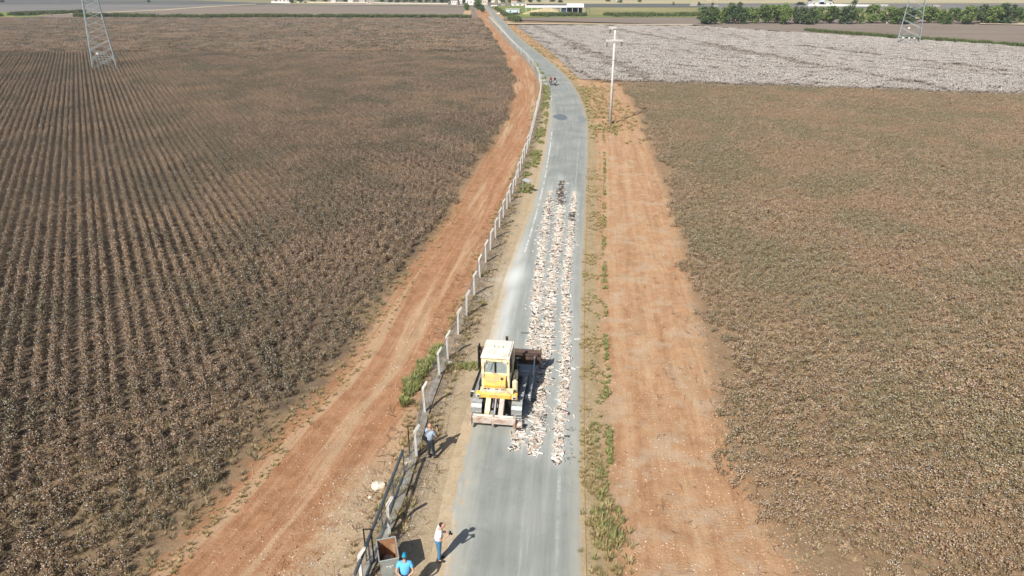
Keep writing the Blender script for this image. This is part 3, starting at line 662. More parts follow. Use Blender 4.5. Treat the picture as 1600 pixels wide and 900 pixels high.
# reed strips across the far plain
def reeds(px, n, wid, label, s0=.7, s1=1.3, coll=None):
    P_ = [ground_at(*p) for p in px]; t = rng.uniform(0, len(P_) - 1.001, n); i = t.astype(int); f = t - i; A = np.array(P_)
    q = A[i] * (1 - f[:, None]) + A[i + 1] * f[:, None]; x = q[:, 0]; y = q[:, 1] + rng.normal(0, wid, n); k = fbm(x, y, 14, 70) > .36
    scatter('reeds', np.stack([x[k], y[k], np.zeros(k.sum())], 1), rng.uniform(s0, s1, k.sum()), coll or treed, label, 'reeds', .1)
reeds([(118, 26), (320, 29), (420, 28), (560, 28.5), (735, 29.5)], 3600, 3, 'green reeds in a ditch across the left plain')
reeds([(-10, 26), (120, 21)], 1800, 6, 'green growth at the far left of the plain')
reeds([(830, 26), (940, 26), (1100, 25.5)], 3600, 4, 'green reed strip in front of the sheds')
reeds([(795, 31), (812, 33), (788, 24), (775, 15)], 700, 5, 'bushy weeds beside the far road')
reeds([(1260, 50), (1390, 60), (1600, 75)], 1500, 2.5, 'weeds along the far edge of the white field', .4, .9)
# twigs, lint and stones
def twig():
    mb = MB(); a = random.uniform(0, 6.28); p = Vector((0, 0, .02)); d = Vector((math.cos(a), math.sin(a), .5))
    for k in range(3):
        q = p + d * random.uniform(.12, .22); mb.tube(p, q, .012, .008, 3, 0, False)
        for j in range(2):
            e = q + Vector((d.x + random.gauss(0, .6), d.y + random.gauss(0, .6), random.uniform(.1, .8))) * random.uniform(.08, .18); mb.tube(q, e, .007, .004, 3, 0, False)
        p = q; d = (d + Vector((random.gauss(0, .3), random.gauss(0, .3), random.gauss(0, .2)))).normalized()
    return mb.build('twig', [M['twig']], linkit=False)
ctw = source_collection('dry_stalk', [twig() for _ in range(7)])
x, y = along_line(1500, xFR1, 17.5, 120, -6.5, .6); k = (rng.random(len(x)) < np.exp(-(xFR1(y) - x) / 1.7)) & (x > xRR(y) + 1.5); put('dead_stalks', x[k], y[k], ctw, .3, .75, 'dark dead cotton stalks standing in the orange soil', 'stalks', .3)
x, y = along_line(700, xFE, 17, 60, -1.6, 1.3); put('dead_stalks', x, y, ctw, .4, .9, 'small dead stalks around the fence foot', 'stalks', .4)
def lump(mat, sq=.6):
    mb = MB(); boll(mb, Vector((0, 0, .3)), 1.0, 0); o = mb.build('lump', [M[mat]], linkit=False)
    bm = bmesh.new(); bm.from_mesh(o.data); bmesh.ops.subdivide_edges(bm, edges=bm.edges, cuts=1, use_grid_fill=True)
    for v in bm.verts: v.co = (v.co.normalized() * random.uniform(.75, 1.1)); v.co.z *= sq
    bm.to_mesh(o.data); bm.free(); return o
clint = source_collection('lint_fleck', [lump('lint') for _ in range(4)]); cstone = source_collection('pale_stone', [lump('limest', .7) for _ in range(5)])
x, y = along_line(1500, xFL, 17, 120, -.3, 9.0); k = (x < xFE(y) - .3) & (fbm(x, y, 2, 71) > .40); put('cotton_lint', x[k], y[k], clint, .008, .028, 'white cotton lint strewn over the red track', 'cotton lint', 0)
x, y = along_line(3600, xFR1, 17, 130, -8.5, 1.5); k = (x > xRR(y) + .4) & (fbm(x, y, 2, 72) > .45); put('cotton_lint', x[k], y[k], clint, .008, .030, 'white cotton lint strewn over the orange soil', 'cotton lint', 0)
cclod2 = source_collection('red_clod', [lump('clodr', .7) for _ in range(5)]); cclod = source_collection('soil_clod', [lump('clod', .7) for _ in range(5)])
x, y = along_line(9000, xFR1, 17, 90, -8.5, .8); k = (x > xRR(y) + 1.2) & (fbm(x, y, 1.6, 81) > .46); put('soil_clods', x[k], y[k], cclod, .010, .045, 'loose orange soil clods on the strip right of the road', 'soil clods', .5)
x, y = along_line(9000, xFL, 17, 90, -.5, 10.0); k = (x < xFE(y) - .3) & (fbm(x, y, 1.6, 82) > .44); put('soil_clods', x[k], y[k], cclod2, .010, .05, 'loose red soil clods on the track left of the fence', 'soil clods', .5)
x, y = along_line(2300, xFE, 16.5, 42, -3.2, .9); k = (rng.random(len(x)) < np.where(y < 26, .5, .3)) & (fbm(x, y, 1.2, 73) > .42); put('rubble', x[k], y[k], cstone, .010, .036, 'pale rubble stones scattered along the fence', 'stones', .3)

# ------------------------------------------------------------ rows of pale pieces laid on the road
def piece_mb(L, w, t, bend, kind):
    mb = MB(); n = 4; top = []
    prof = []
    for i in range(n + 1):
        u = i / n; cx = (u - .5) * L; cy = bend * math.sin(u * math.pi) * L; ww = w * (.55 + .9 * (u if kind else abs(u - .45)))
        prof.append((cx, cy, ww / 2))
    vs = []
    for cx, cy, h in prof: vs += [(cx, cy - h, 0), (cx, cy + h, 0), (cx, cy + h * .8, t), (cx, cy - h * .8, t)]
    fs = [(3, 2, 1, 0)]
    for i in range(n):
        b = 4 * i; fs += [(b + j, b + (j + 1) % 4, b + 4 + (j + 1) % 4, b + 4 + j) for j in range(4)]
    fs.append(tuple(4 * n + j for j in range(4))); return mb.add(vs, fs)
VAR = [(.34, .08, .05, .04, 1), (.28, .10, .05, -.05, 0), (.42, .07, .045, .02, 1), (.24, .12, .05, .08, 0), (.46, .06, .04, -.03, 1), (.20, .10, .06, .0, 1), (.38, .06, .05, .05, 0)]
strips = []
for sp in STRIPS:
    P_ = sorted([ground_at(*p)[::-1] for p in sp]); strips.append((np.array([a for a, b in P_]), np.array([b for a, b in P_])))
allp = []
WID = [.30, .35, .26]
for si, (ys_, xs_) in enumerate(strips):
    y0, y1 = ys_.min(), ys_.max(); n = int((y1 - y0) * (50, 56, 44)[si])
    for i in range(n):
        y = y0 + (y1 - y0) * (i + random.uniform(-2, 2)) / n
        if y < y0: y = y0 + random.random() * .5
        if si == 0 and 28.2 < y < 33.2: continue
        w = WID[si] * (1 if y > y0 + .6 else .7) * (1.0 if y < y1 - 3 else .6); cx = np.interp(y, ys_, xs_)
        x = cx + max(-1.4, min(1.4, random.gauss(0, .55))) * w
        yaw = random.gauss(0, .9) + random.choice([0, math.pi]); dark = .13
        if si == 1 and y > 62: dark = .75
        if si == 0 and 56 < y < 66 and x > cx: dark = .4
        if si == 2 and 57.5 < y < 60.0: dark = .75
        if si < 2 and 36 < y < 40 and abs(x - (xs_.mean())) < 3: dark = .16
        c = 4 if random.random() < dark else random.choices([0, 1, 2, 3, 5], [.3, .25, .2 + (.6 if y < 25.5 else 0), .1, .15])[0]
        allp.append((y, x, random.uniform(.016, .065), yaw, random.gauss(0, .14), random.gauss(0, .10), random.randrange(len(VAR)), c, random.uniform(.38, .8) * (1.35 if y < 25 else 1), si))
# a few strays
for i in range(70):
    si = random.randrange(3); ys_, xs_ = strips[si]; y = random.uniform(ys_.min(), ys_.max()); x = float(np.interp(y, ys_, xs_)) + random.choice([-1, 1]) * random.uniform(.45, .7)
    allp.append((y, x, .018, random.uniform(0, 6.28), 0, 0, random.randrange(len(VAR)), random.choice([0, 1, 2, 3]), random.uniform(.5, .8), si))
allp.sort(); rowname = ['left', 'middle', 'right']
meshes = {}
def pmesh(v, c):
    if (v, c) not in meshes:
        o = piece_mb(*VAR[v]).build('pale_piece', [M['piece%d' % c]], linkit=False); meshes[(v, c)] = o.data; bpy.data.objects.remove(o)
    return meshes[(v, c)]
far = [MB(), MB(), MB()]
for i, (y, x, z, yaw, ax_, ay_, v, c, s, si) in enumerate(allp):
    if i < 300:
        o = bpy.data.objects.new('broken_piece', pmesh(v, c)); o.location = (x, y, z); o.rotation_euler = (ax_, ay_, yaw); o.scale = (s, s, s); COL.objects.link(o)
        tag(o, ('dark' if c == 4 else 'pale') + ' narrow broken piece in the near end of the %s row on the road' % rowname[si], 'broken piece', 'broken pieces in the %s row on the road' % rowname[si] + (', dark ones' if c == 4 else ''))
    else:
        m_ = Matrix.Translation((x, y, z)) @ Euler((ax_, ay_, yaw)).to_matrix().to_4x4() @ Matrix.Scale(s, 4)
        t = piece_mb(*VAR[v]); far[si].add([m_ @ Vector(q) for q in t.v], t.f, c)
for si in range(3):
    o = far[si].build('broken_pieces', [M['piece%d' % k] for k in range(6)]); tag(o, 'long %s row of jumbled pale broken pieces running up the road' % rowname[si], 'broken pieces', None, 'stuff')
c = ground_at(829, 521); o = bpy.data.objects.new('broken_piece', pmesh(4, 4)); o.location = (c[0] - .2, c[1], .02); o.scale = (1.6, 1, 1); COL.objects.link(o)
tag(o, 'single dark piece lying apart, left of the rows ahead of the bulldozer', 'broken piece')
# dark scuffs beside the right row
scm = surf('dark_scuff', (.12, .12, .11), .3, 6, .9); mb = MB()
for i in range(46):
    y = random.uniform(24.6, 27.3); x = float(xRR(y)) - .33 + random.gauss(0, .12) + (y - 26) * .06; a = random.uniform(-.8, .9); l = random.uniform(.08, .2)
    mb.box((x, y, .019), (l, .018, .003), (0, 0, a + 1.3))
mb.build('scuff_marks', scm)['kind'] = 'stuff'

# ------------------------------------------------------------ concrete fence with chain link
fence = empty('fence', (0, 0, 0), 0, 'long concrete post and chain link fence following the left side of the road', 'fence')
pp = [ground_at(*p) for p in posts_px]
last = pp[-1][1]; yy = last; path_y = []
while yy < ground_at(763, 31)[1]:
    # step 2.6 m along the line
    x0 = float(xFE(yy)); dy = .25
    while math.hypot(float(xFE(yy + dy)) - x0, dy) < 2.6: dy += .05
    yy += dy; path_y.append(yy)
pp += [(float(xFE(t)), t) for t in path_y]
mb = MB(); mb.prism([(-.052, -.05), (.052, -.05), (.052, .05), (-.052, .05)], 2, -.1, 1.40)
mb.add([(-.05, -.05, 1.395), (.055, -.05, 1.36), (.055, .05, 1.36), (-.05, .05, 1.395), (.17, -.04, 1.76), (.25, -.04, 1.72), (.25, .04, 1.72), (.17, .04, 1.76)], [(3, 2, 1, 0), (4, 5, 6, 7), (0, 1, 5, 4), (1, 2, 6, 5), (2, 3, 7, 6), (3, 0, 4, 7)])
postme = mb.build('post', M['conc'], linkit=False).data
def chain_mesh(length, h, st):
    mb = MB(); k = int((length + h) / st) + 1
    for i in range(-int(h / st) - 1, k):
        for sgn in (1, -1):
            a = i * st; p0 = [a, 0.0] if sgn > 0 else [a, h]; p1 = [a + h, h] if sgn > 0 else [a + h, 0.0]
            x0, z0, x1, z1 = p0[0], p0[1], p1[0], p1[1]
            if x0 < 0: t = -x0 / (x1 - x0); z0 += (z1 - z0) * t; x0 = 0
            if x1 > length: t = (length - x0) / (x1 - x0); z1 = z0 + (z1 - z0) * t; x1 = length
            if x1 - x0 > .02: mb.tube((x0, 0, z0 + .04), (x1, 0, z1 + .04), .0026, None, 3, 0, False)
    for z in (.05, .7, h + .03): mb.tube((0, 0, z), (length, 0, z), .006, None, 3, 0, False)
    return mb
cm_near = chain_mesh(1.0, 1.28, .085).build('chain_link', M['wire'], linkit=False).data
cmn = chain_mesh(2.6, 1.28, .11).build('chain_link', M['wire'], linkit=False).data
wires = MB()
for i, (x, y) in enumerate(pp):
    o = bpy.data.objects.new('post', postme); link(o, fence); o.location = (x, y, float(relief(np.array([x]), np.array([y]))[0]))
    o.rotation_euler = (random.gauss(0, .022), random.gauss(0, .028), random.gauss(0, .08))
    if i + 1 < len(pp):
        x2, y2 = pp[i + 1]; L_ = math.hypot(x2 - x, y2 - y)
        if i != 2 or True:
            c = bpy.data.objects.new('chain_link', cmn); link(c, fence); c.location = (x - .03, y, 0); c.scale = (L_ / 2.6, 1, 1); c.rotation_euler = (0, 0, math.atan2(y2 - y, x2 - x))
        if i < 30:
            for t in (.35, .9): wires.tube((x + .2 * t, y, 1.4 + .34 * t), (x2 + .2 * t, y2, 1.4 + .34 * t), .005, None, 3, 0, False)
wires.build('barbed_wire', M['dark'], fence)['kind'] = 'stuff'
ys_ = np.concatenate([np.arange(16, 34, .5)]); mb = MB()
for a, b in zip(ys_[:-1], ys_[1:]):
    xa, xb = float(xFE(a)) - .05, float(xFE(b)) - .05; mb.add([(xa - .17, a, .10), (xa + .17, a, .10), (xb + .17, b, .10), (xb - .17, b, .10), (xa - .17, a, -.1), (xa + .17, a, -.1), (xb + .17, b, -.1), (xb - .17, b, -.1)], [(0, 1, 2, 3), (0, 3, 7, 4), (1, 5, 6, 2)])
mb.build('footing', M['conc2'], fence)

# sliding gate parked behind the fence
gb = [ground_at(632, 742), ground_at(615, 785), ground_at(597, 838), ground_at(577, 893)]
gx0, gy0 = gb[0]; dirg = Vector((gb[3][0] - gx0, gb[3][1] - gy0)).normalized(); GL = 6.6
def GPt(t, z): return (dirg.x * t, dirg.y * t, z)
gate = empty('gate', (gx0, gy0, 0), 0, 'long dark grey tubular gate frame standing behind the lower fence posts', 'gate')
MB().tube(GPt(-.02, 1.22), GPt(GL, 1.22), .062, None, 8).build('top_rail', M['gate'], gate, smooth=False)
MB().tube(GPt(-.02, .12), GPt(GL, .12), .05, None, 8).build('bottom_rail', M['gate'], gate)
seg = math.dist(gb[0], gb[1])
uprm = MB().tube((0, 0, .12), (0, 0, 1.22), .032, None, 6).build('upright', M['gate'], linkit=False).data
for k in range(5):
    t = min(k * seg, GL); o = bpy.data.objects.new('upright', uprm); link(o, gate); o.location = GPt(t, 0)
MB().box((dirg.x * GL / 2, dirg.y * GL / 2, .03), (.12, GL + 1.2, .06), (0, 0, math.atan2(dirg.y, dirg.x) - math.pi / 2)).build('ground_rail', M['conc2'], gate)
def portal(u, v, lab, h=1.55, w=.26):
    x, y = ground_at(u, v); e = empty('gate_guide', (x, y, 0), .05, lab, 'gate guide', 'pipe guides holding the sliding gate')
    for sx in (0, w): MB().tube((sx, 0, 0), (sx, 0, h), .028, None, 6).build('upright', M['dark'], e)
    MB().tube((-.03, 0, h), (w + .03, 0, h), .028, None, 6).build('crossbar', M['dark'], e)
portal(640.5, 712, 'narrow dark pipe portal just left of the fence post by the man in grey')
portal(573.5, 880, 'narrow dark pipe portal around the gate near the bin')

def rock(name, u, v, size, mat, label, sub=2, seed=0):
    x, y = ground_at(u, v); random.seed(seed + 90); bm = bmesh.new(); bmesh.ops.create_icosphere(bm, subdivisions=sub, radius=1)
    for q in bm.verts:
        k = 1 + .35 * noise.noise(q.co * 1.3 + Vector((seed, 0, 0))) + .12 * noise.noise(q.co * 4); q.co = Vector((q.co.x * size[0] * k, q.co.y * size[1] * k, max(-.1, q.co.z * size[2] * k)))
    me = bpy.data.meshes.new(name); bm.to_mesh(me); bm.free(); me.materials.append(mat); o = bpy.data.objects.new(name, me); link(o); o.location = (x, y, .03)
    return tag(o, label, 'rock', None)
rock('boulder', 590, 760, (.30, .22, .17), M['limest'], 'large pale boulder on the dirt left of the gate', seed=1)
rock('boulder', 637, 723, (.24, .2, .12), M['limest'], 'pale flat rock between the pipe portal and the fence post', seed=2)
rock('boulder', 703, 567, (.13, .11, .1), M['limest'], 'small white rock at the foot of a fence post left of the bulldozer', seed=3)
rock('boulder', 578, 778, (.09, .08, .06), M['limest'], 'small white stone just below the large boulder', 1, seed=4)
rock('boulder', 590, 806, (.08, .07, .06), M['limest'], 'small pale stone left of the gate rail', 1, seed=5)
random.seed(77)

# ------------------------------------------------------------ waste bin
Zb = 1.18
c0 = ground_at(590, 878, Zb); c1 = ground_at(620.6, 872, Zb); c2_ = ground_at(621, 838, Zb); c3 = ground_at(590, 844, Zb)
bx_, by_ = (c0[0] + c1[0] + c2_[0] + c3[0]) / 4, (c0[1] + c1[1] + c2_[1] + c3[1]) / 4
bw, bl = math.dist(c0, c1), math.dist(c1, c2_)
binr = math.atan2(c1[1] - c0[1], c1[0] - c0[0]); bn = empty('waste_bin', (bx_, by_, 0), binr, 'open grey metal waste bin with rusty inside, by the lower fence', 'waste bin')
def frustum_shell(bw, bl, z0, z1, tp, th):
    o = [(-bw / 2 * tp, -bl / 2 * tp, z0), (bw / 2 * tp, -bl / 2 * tp, z0), (bw / 2 * tp, bl / 2 * tp, z0), (-bw / 2 * tp, bl / 2 * tp, z0)]
    p = [(-bw / 2, -bl / 2, z1), (bw / 2, -bl / 2, z1), (bw / 2, bl / 2, z1), (-bw / 2, bl / 2, z1)]
    ins = lambda q, d: (q[0] - math.copysign(d, q[0]), q[1] - math.copysign(d, q[1]), q[2])
    return o, p, [ins((q[0], q[1], q[2] + .03), th) for q in o], [ins(q, th) for q in p]
o_, p_, oi, pi_ = frustum_shell(bw, bl, .22, Zb, .84, .02)
mb = MB(); mb.add(o_ + p_, [(0, 1, 5, 4), (1, 2, 6, 5), (2, 3, 7, 6), (3, 0, 4, 7), (3, 2, 1, 0)], 0); mb.build('body', M['bin'], bn)
mb = MB(); mb.add(oi + pi_, [(0, 4, 5, 1), (1, 5, 6, 2), (2, 6, 7, 3), (3, 7, 4, 0), (0, 1, 2, 3)], 0)
o = mb.build('lining', M['rust2'], bn)
mb = MB()
for a, b in ((0, 1), (1, 2), (2, 3), (3, 0)): mb.tube(p_[a], p_[b], .025, None, 6)
mb.build('rim', M['bin'], bn)
MB().tube((-.12, -bl / 2 - .015, .90), (.14, -bl / 2 - .015, .90), .014, None, 6).build('handle', M['plate'], bn)
for sx in (-1, 1):
    for sy in (-1, 1): MB().tube((sx * bw * .3 - .03, sy * bl * .3, .10), (sx * bw * .3 + .03, sy * bl * .3, .10), .10, None, 12).build('wheel', M['rubber'], bn)
for sy in (-1, 1): MB().box((0, sy * bl * .3, .17), (bw * .7, .12, .1)).build('axle_bracket', M['dark'], bn)
def bag(x, y, z, s, mat, label, seed):
    bm = bmesh.new(); bmesh.ops.create_icosphere(bm, subdivisions=3, radius=1)
    for q in bm.verts:
        k = 1 + .25 * noise.noise(q.co * 2 + Vector((seed, 0, 0))) + .12 * noise.noise(q.co * 6 + Vector((seed, 0, 0))); q.co = Vector((q.co.x * s[0] * k, q.co.y * s[1] * k, q.co.z * s[2] * k))
    me = bpy.data.meshes.new('rubbish_bag'); bm.to_mesh(me); bm.free(); me.materials.append(mat); o = bpy.data.objects.new('rubbish_bag', me); link(o)
    m_ = Matrix.Translation((bx_, by_, 0)) @ Matrix.Rotation(binr, 4, 'Z'); o.matrix_world = m_ @ Matrix.Translation((x, y, z)); tag(o, label, 'rubbish bag')
bagm = surf('grey_plastic_bag', (.25, .24, .25), .2, 5, .5); bagw = surf('white_plastic_bag', (.75, .75, .76), .06, 5, .4)
bag(-.10, -.20, .66, (.18, .2, .13), bagm, 'grey rubbish bag inside the bin', 1); bag(.16, -.38, .86, (.10, .09, .08), bagw, 'small white bag near the rim of the bin, by the man in blue', 2); bag(.03, -.40, .80, (.07, .08, .09), bagw, 'crumpled white bag in the middle of the bin', 3); bag(0, .15, .45, (.24, .3, .2), bagm, 'lower grey rubbish bag in the shade of the bin', 5)

# ------------------------------------------------------------ sign on two legs
sx_, sy_ = ground_at(817, 300); sx2, sy2 = ground_at(828, 303)
sg = empty('sign', (sx_, sy_, 0), math.atan2(sy2 - sy_, sx2 - sx_), 'small pale sign board on two thin legs beside the road', 'sign'); sw = math.dist((sx_, sy_), (sx2, sy2))
for k, mt in ((0, 'blue_metal'), (sw, 'dark')): MB().tube((k, 0, 0), (k, 0, 1.15), .03, None, 6).build('leg', M[mt], sg)
MB().box((sw / 2 + .05, 0, 1.25), (.95, .03, .34), (R(-55), 0, 0)).build('board', M['blue_metal'], sg)

# ------------------------------------------------------------ utility pole
px_, py_ = ground_at(953, 195)
up = empty('utility_pole', (px_, py_, 0), R(12), 'tall pale concrete utility pole with two crossarms beside the road', 'utility pole')
mb = MB(); mb.tube((0, 0, -.2), (0, 0, 13.0), .21, .12, 10); mb.build('shaft', M['conc'], up, smooth=True)
def arm(z, x0, x1): MB().box(((x0 + x1) / 2, -.16, z), (x1 - x0, .16, .26)).build('crossarm', M['conc'], up, .015)
arm(12.95, -.95, .12); arm(11.3, -1.25, 1.15)
for ix, iz in ((-.78, 12.85), (-1.12, 11.2), (1.0, 11.2)):
    mb = MB(); mb.tube((ix, -.16, iz), (ix, -.16, iz - .18), .02, None, 6)
    for k in range(5): mb.tube((ix, -.16, iz - .18 - k * .1), (ix, -.16, iz - .24 - k * .1), .10, .05, 8)
    mb.build('insulator', M['rubber'], up)

# ------------------------------------------------------------ lattice pylons
def pylon(u, v, wb, h, rz, label, n=15, plates=()):
    x, y = ground_at(u, v); e = empty('pylon', (x, y, 0), rz, label, 'pylon', 'lattice power pylons in the fields')
    wt = wb * .22
    def W_(z): return (wb + (wt - wb) * min(1, z / (h * .8))) / 2
    cs = ((-1, -1), (1, -1), (1, 1), (-1, 1))
    for sx, sy in cs: MB().tube((sx * W_(0), sy * W_(0), 0), (sx * W_(h), sy * W_(h), h), .11, .07, 4).build('leg', M['steel'], e)
    zs = [0]; 
    while zs[-1] < h: zs.append(min(h, zs[-1] + W_(zs[-1]) * 2 * .42))
    for k in range(len(zs) - 1):
        z0, z1 = zs[k], zs[k + 1]
        for i in range(4):
            a = cs[i]; b = cs[(i + 1) % 4]
            if k % 2: a, b = b, a
            mb = MB(); mb.tube((a[0] * W_(z0), a[1] * W_(z0), z0), (b[0] * W_(z1), b[1] * W_(z1), z1), .045, None, 3, 0, False); mb.build('brace', M['steel'], e)
            if k < 3:
                mb = MB(); mb.tube((b[0] * W_(z0), b[1] * W_(z0), z0), (a[0] * W_(z1), a[1] * W_(z1), z1), .045, None, 3, 0, False); mb.build('brace', M['steel'], e)
                if k == 1: MB().tube((a[0] * W_(z0), a[1] * W_(z0), z0), (b[0] * W_(z0), b[1] * W_(z0), z0), .05, None, 3).build('brace', M['steel'], e)
    for z, L_ in ((h * .76, 4.6), (h * .86, 3.8), (h * .96, 3.0)):
        for s in (-1, 1):
            mb = MB()
            for sy in (-1, 1): mb.tube((s * W_(z), sy * W_(z), z), (s * L_, 0, z + .1), .07, None, 4); mb.tube((s * W_(z), sy * W_(z), z + 1.1), (s * L_, 0, z + .1), .05, None, 4)
            mb.build('crossarm', M['steel'], e)
            MB().tube((s * L_, 0, z), (s * L_, 0, z - 1.4), .1, None, 6).build('insulator', M['pane'], e)
    for (a, b, z) in plates: MB().box((a, b, z), (.5, .12, .45)).build('sign_plate', M['housew'], e)
pylon(164, 104.5, 4.9, 30, R(27), 'lattice power pylon standing in the rows of the left field', plates=((-.9, -2.2, 3.2),))
pylon(1418, 70, 6.2, 34, R(-27), 'lattice power pylon at the far edge of the white field', plates=((-1.6, -2.6, 2.2), (0, -2.6, 2.2), (1.4, -2.5, 2.2), (-.6, -2.2, 5.0)))

# ------------------------------------------------------------ trees
def tree_meshes(kind, seed):
    random.seed(seed); mb = MB(); H = 1.0
    trunk = MB(); trunk.tube((0, 0, -.03), (.01, 0, .22), .045, .032, 7)
    limbs = []
    for k in range(6):
        a = k * 1.05 + random.uniform(-.3, .3); e = Vector((math.cos(a) * .22, math.sin(a) * .22, random.uniform(.42, .7))); trunk.tube((.01, 0, .2), e, .022, .008, 5, 0, False); limbs.append(e)
    trunk.tube((.01, 0, .2), (0, 0, .75), .03, .01, 5, 0, False)
    cl = []
    for k in range(30):
        a = random.uniform(0, 6.28); z = random.uniform(.16, .88); r = math.sqrt(max(.05, 1 - ((z - .52) / .48) ** 2)) * random.uniform(.08, .40)
        cl.append((Vector((math.cos(a) * r, math.sin(a) * r, z)), random.uniform(.09, .17)))
    for c, r in cl:
        for i in range(60):
            d = rnd_dir(.3); p = c + d * r * random.uniform(.5, 1.1); leaf_quad(mb, p, .042 * random.uniform(.7, 1.4), 0, .5)
    return trunk, mb
TV = {}
for kind, mt in (('a', 'tree'), ('b', 'tree2')):
    TV[kind] = []
    for s in range(4):
        t, c = tree_meshes(kind, 100 + s * 7 + (50 if kind == 'b' else 0)); TV[kind].append((t.build('trunk', M['bark'], linkit=False).data, c.build('crown', M[mt], linkit=False).data))
random.seed(5)
def tree(x, y, h, w, kind='a', label='', group=None, lime=False, name='tree'):
    e = empty(name, (x, y, 0), random.uniform(0, 6.28), label, 'tree', group); v = random.choice(TV[kind]); sc_ = (w * 1.15, w * 1.15, h / .98)
    for nm, me in zip(('trunk', 'crown'), v): o = bpy.data.objects.new(nm, me); link(o, e); o.scale = sc_
    if lime: MB().tube((0, 0, 0), (0, 0, h * .12), .05 * w, .045 * w, 7).build('limewash_band', M['lime'], e)
    return e
row = [(130, 90, 0), (163, 50, 0), (215, 62, 0), (255, 72, 3), (300, 52, 0), (340, 62, 0), (400, 72, 1), (455, 92, 2), (490, 56, 0), (555, 62, 0), (600, 62, 0), (640, 52, 0), (695, 72, 0), (770, 82, 1), (825, 52, -1), (895, 72, 1), (965, 62, 0), (1015, 72, 0), (1060, 72, 0), (1150, 72, 0), (1210, 52, -2), (1265, 57, -1), (1237, 42, -5), (1335, 62, 1), (1330, 46, -4), (1400, 82, 1), (1450, 72, 1), (1510, 92, 3), (1580, 66, 0), (1630, 80, 1)]
for i, (cx, w, dh) in enumerate(row):
    u = 1060 + cx / 2.963; x, y = ground_at(u, 38.5 + random.uniform(-1.2, 1.4)); y += 0; mpp = y / FPX * 1.03
    tree(x, y, (24 + dh * 1.6) * mpp, w / 2.963 * mpp * 1.12, random.choice('aab'), 'round green tree number', 'orchard trees in a line beyond the white field', lime=i in (13, 15, 16, 19, 24))
    bpy.context.view_layer.update if False else None
# labels of the orchard row: by neighbours and place
orch = [o for o in COL.objects if o.get('group') == 'orchard trees in a line beyond the white field']
for i, o in enumerate(orch):
    w = row[i][1]; sz = 'broad' if w > 75 else ('small' if w < 55 else 'mid-sized')
    ordn = ['first', 'second', 'third', 'fourth', 'fifth', 'sixth', 'seventh', 'eighth', 'ninth', 'tenth', 'eleventh', 'twelfth', 'thirteenth', 'fourteenth', 'fifteenth', 'sixteenth', 'seventeenth', 'eighteenth', 'nineteenth', 'twentieth', 'twenty-first', 'twenty-second', 'twenty-third', 'twenty-fourth', 'twenty-fifth', 'twenty-sixth', 'twenty-seventh', 'twenty-eighth', 'twenty-ninth', 'thirtieth'][i]
    o['label'] = '%s green tree, %s from the left in the orchard line' % (sz, ordn)
def tpx(u, v, hp, wp, kind, label, group=None):
    x, y = ground_at(u, v); m = math.hypot(y, CAM_H) / FPX; return tree(x, y, hp * m * 1.02, wp * m, kind, label, group)
tpx(729, 17, 11, 11, 'a', 'round tree standing alone in the brown field left of the road'); tpx(746, 16, 14, 13, 'a', 'tall tree right beside the far end of the road'); tpx(753, 20, 11, 9, 'b', 'darker tree leaning over the far road')
tpx(1250, 9, 5, 14, 'b', 'low dark trees left of the white compound'); tpx(1264, 8, 7, 8, 'b', 'dark tree behind the left end of the compound'); tpx(1297, 8, 7, 8, 'b', 'tree right of the white tower'); tpx(1335, 9, 8, 9, 'b', 'round tree above the compound wall'); tpx(1052, 9, 5, 4, 'b', 'lone small tree in the far slate field'); tpx(1092, 9, 5, 5, 'b', 'small tree beside the ruined house'); tpx(1113, 11, 6, 4, 'b', 'small dark tree beside the tiny white hut'); tpx(1392, 61, 7, 12, 'a', 'yellow green bush left of the right pylon'); tpx(905, 22, 4, 8, 'b', 'dark bush against the end of the big shed')
vt = [(3, 4, 8), (455, 5, 8), (470, 6, 10), (490, 5, 9), (508, 5, 8), (540, 5, 7), (596, 6, 9), (610, 5, 8), (622, 7, 10), (633, 6, 9), (645, 7, 12), (656, 6, 9), (668, 7, 11), (679, 6, 9), (690, 6, 9), (699, 7, 9), (724, 6, 8), (785, 6, 9), (797, 5, 8), (812, 5, 7), (828, 6, 8), (842, 5, 7), (862, 5, 9), (875, 4, 8), (950, 4, 8), (968, 4, 9), (233, 3, 5), (1000, 3, 8), (740, 5, 8), (764, 6, 8)]
VTL = ['lone distant tree at the far left top edge', 'tree touching the right side of the leftmost white house', 'first tree right of the leftmost white house', 'second tree right of the leftmost white house', 'tree left of the lone white house', 'tree right of the lone white house', 'tree just right of the cream low house', 'second tree right of the cream low house', 'first tree of the dense dark row', 'second tree of the dense dark row', 'third and widest tree of the dense dark row', 'fourth tree of the dense dark row', 'fifth tree of the dense dark row', 'sixth tree of the dense dark row', 'seventh tree of the dense dark row', 'last tree of the dense dark row, beside the red-roofed house', 'tree between the narrow tall house and the wide white house', 'tree right of the road end, left of the long farmhouse', 'tree behind the left half of the long farmhouse', 'tree behind the right half of the long farmhouse', 'tree just right of the long farmhouse', 'tree left of the cream house above the big shed', 'tree right of the cream house above the big shed', 'second tree right of the cream house above the big shed', 'tree left of the small white house on the right skyline', 'tree right of the small white house on the right skyline', 'distant tree behind the left pylon', 'tree well right of the small white house on the right skyline', 'tree behind the wide white village house', 'tree beside the far end of the road']
for i, (u, hp, wp) in enumerate(vt): tpx(u, 4.5 + random.uniform(-1, .8), hp + 1.5, wp, 'b' if i % 3 else 'a', ('distant dark ' if 'distant' not in VTL[i] else '') + VTL[i], 'distant village trees')

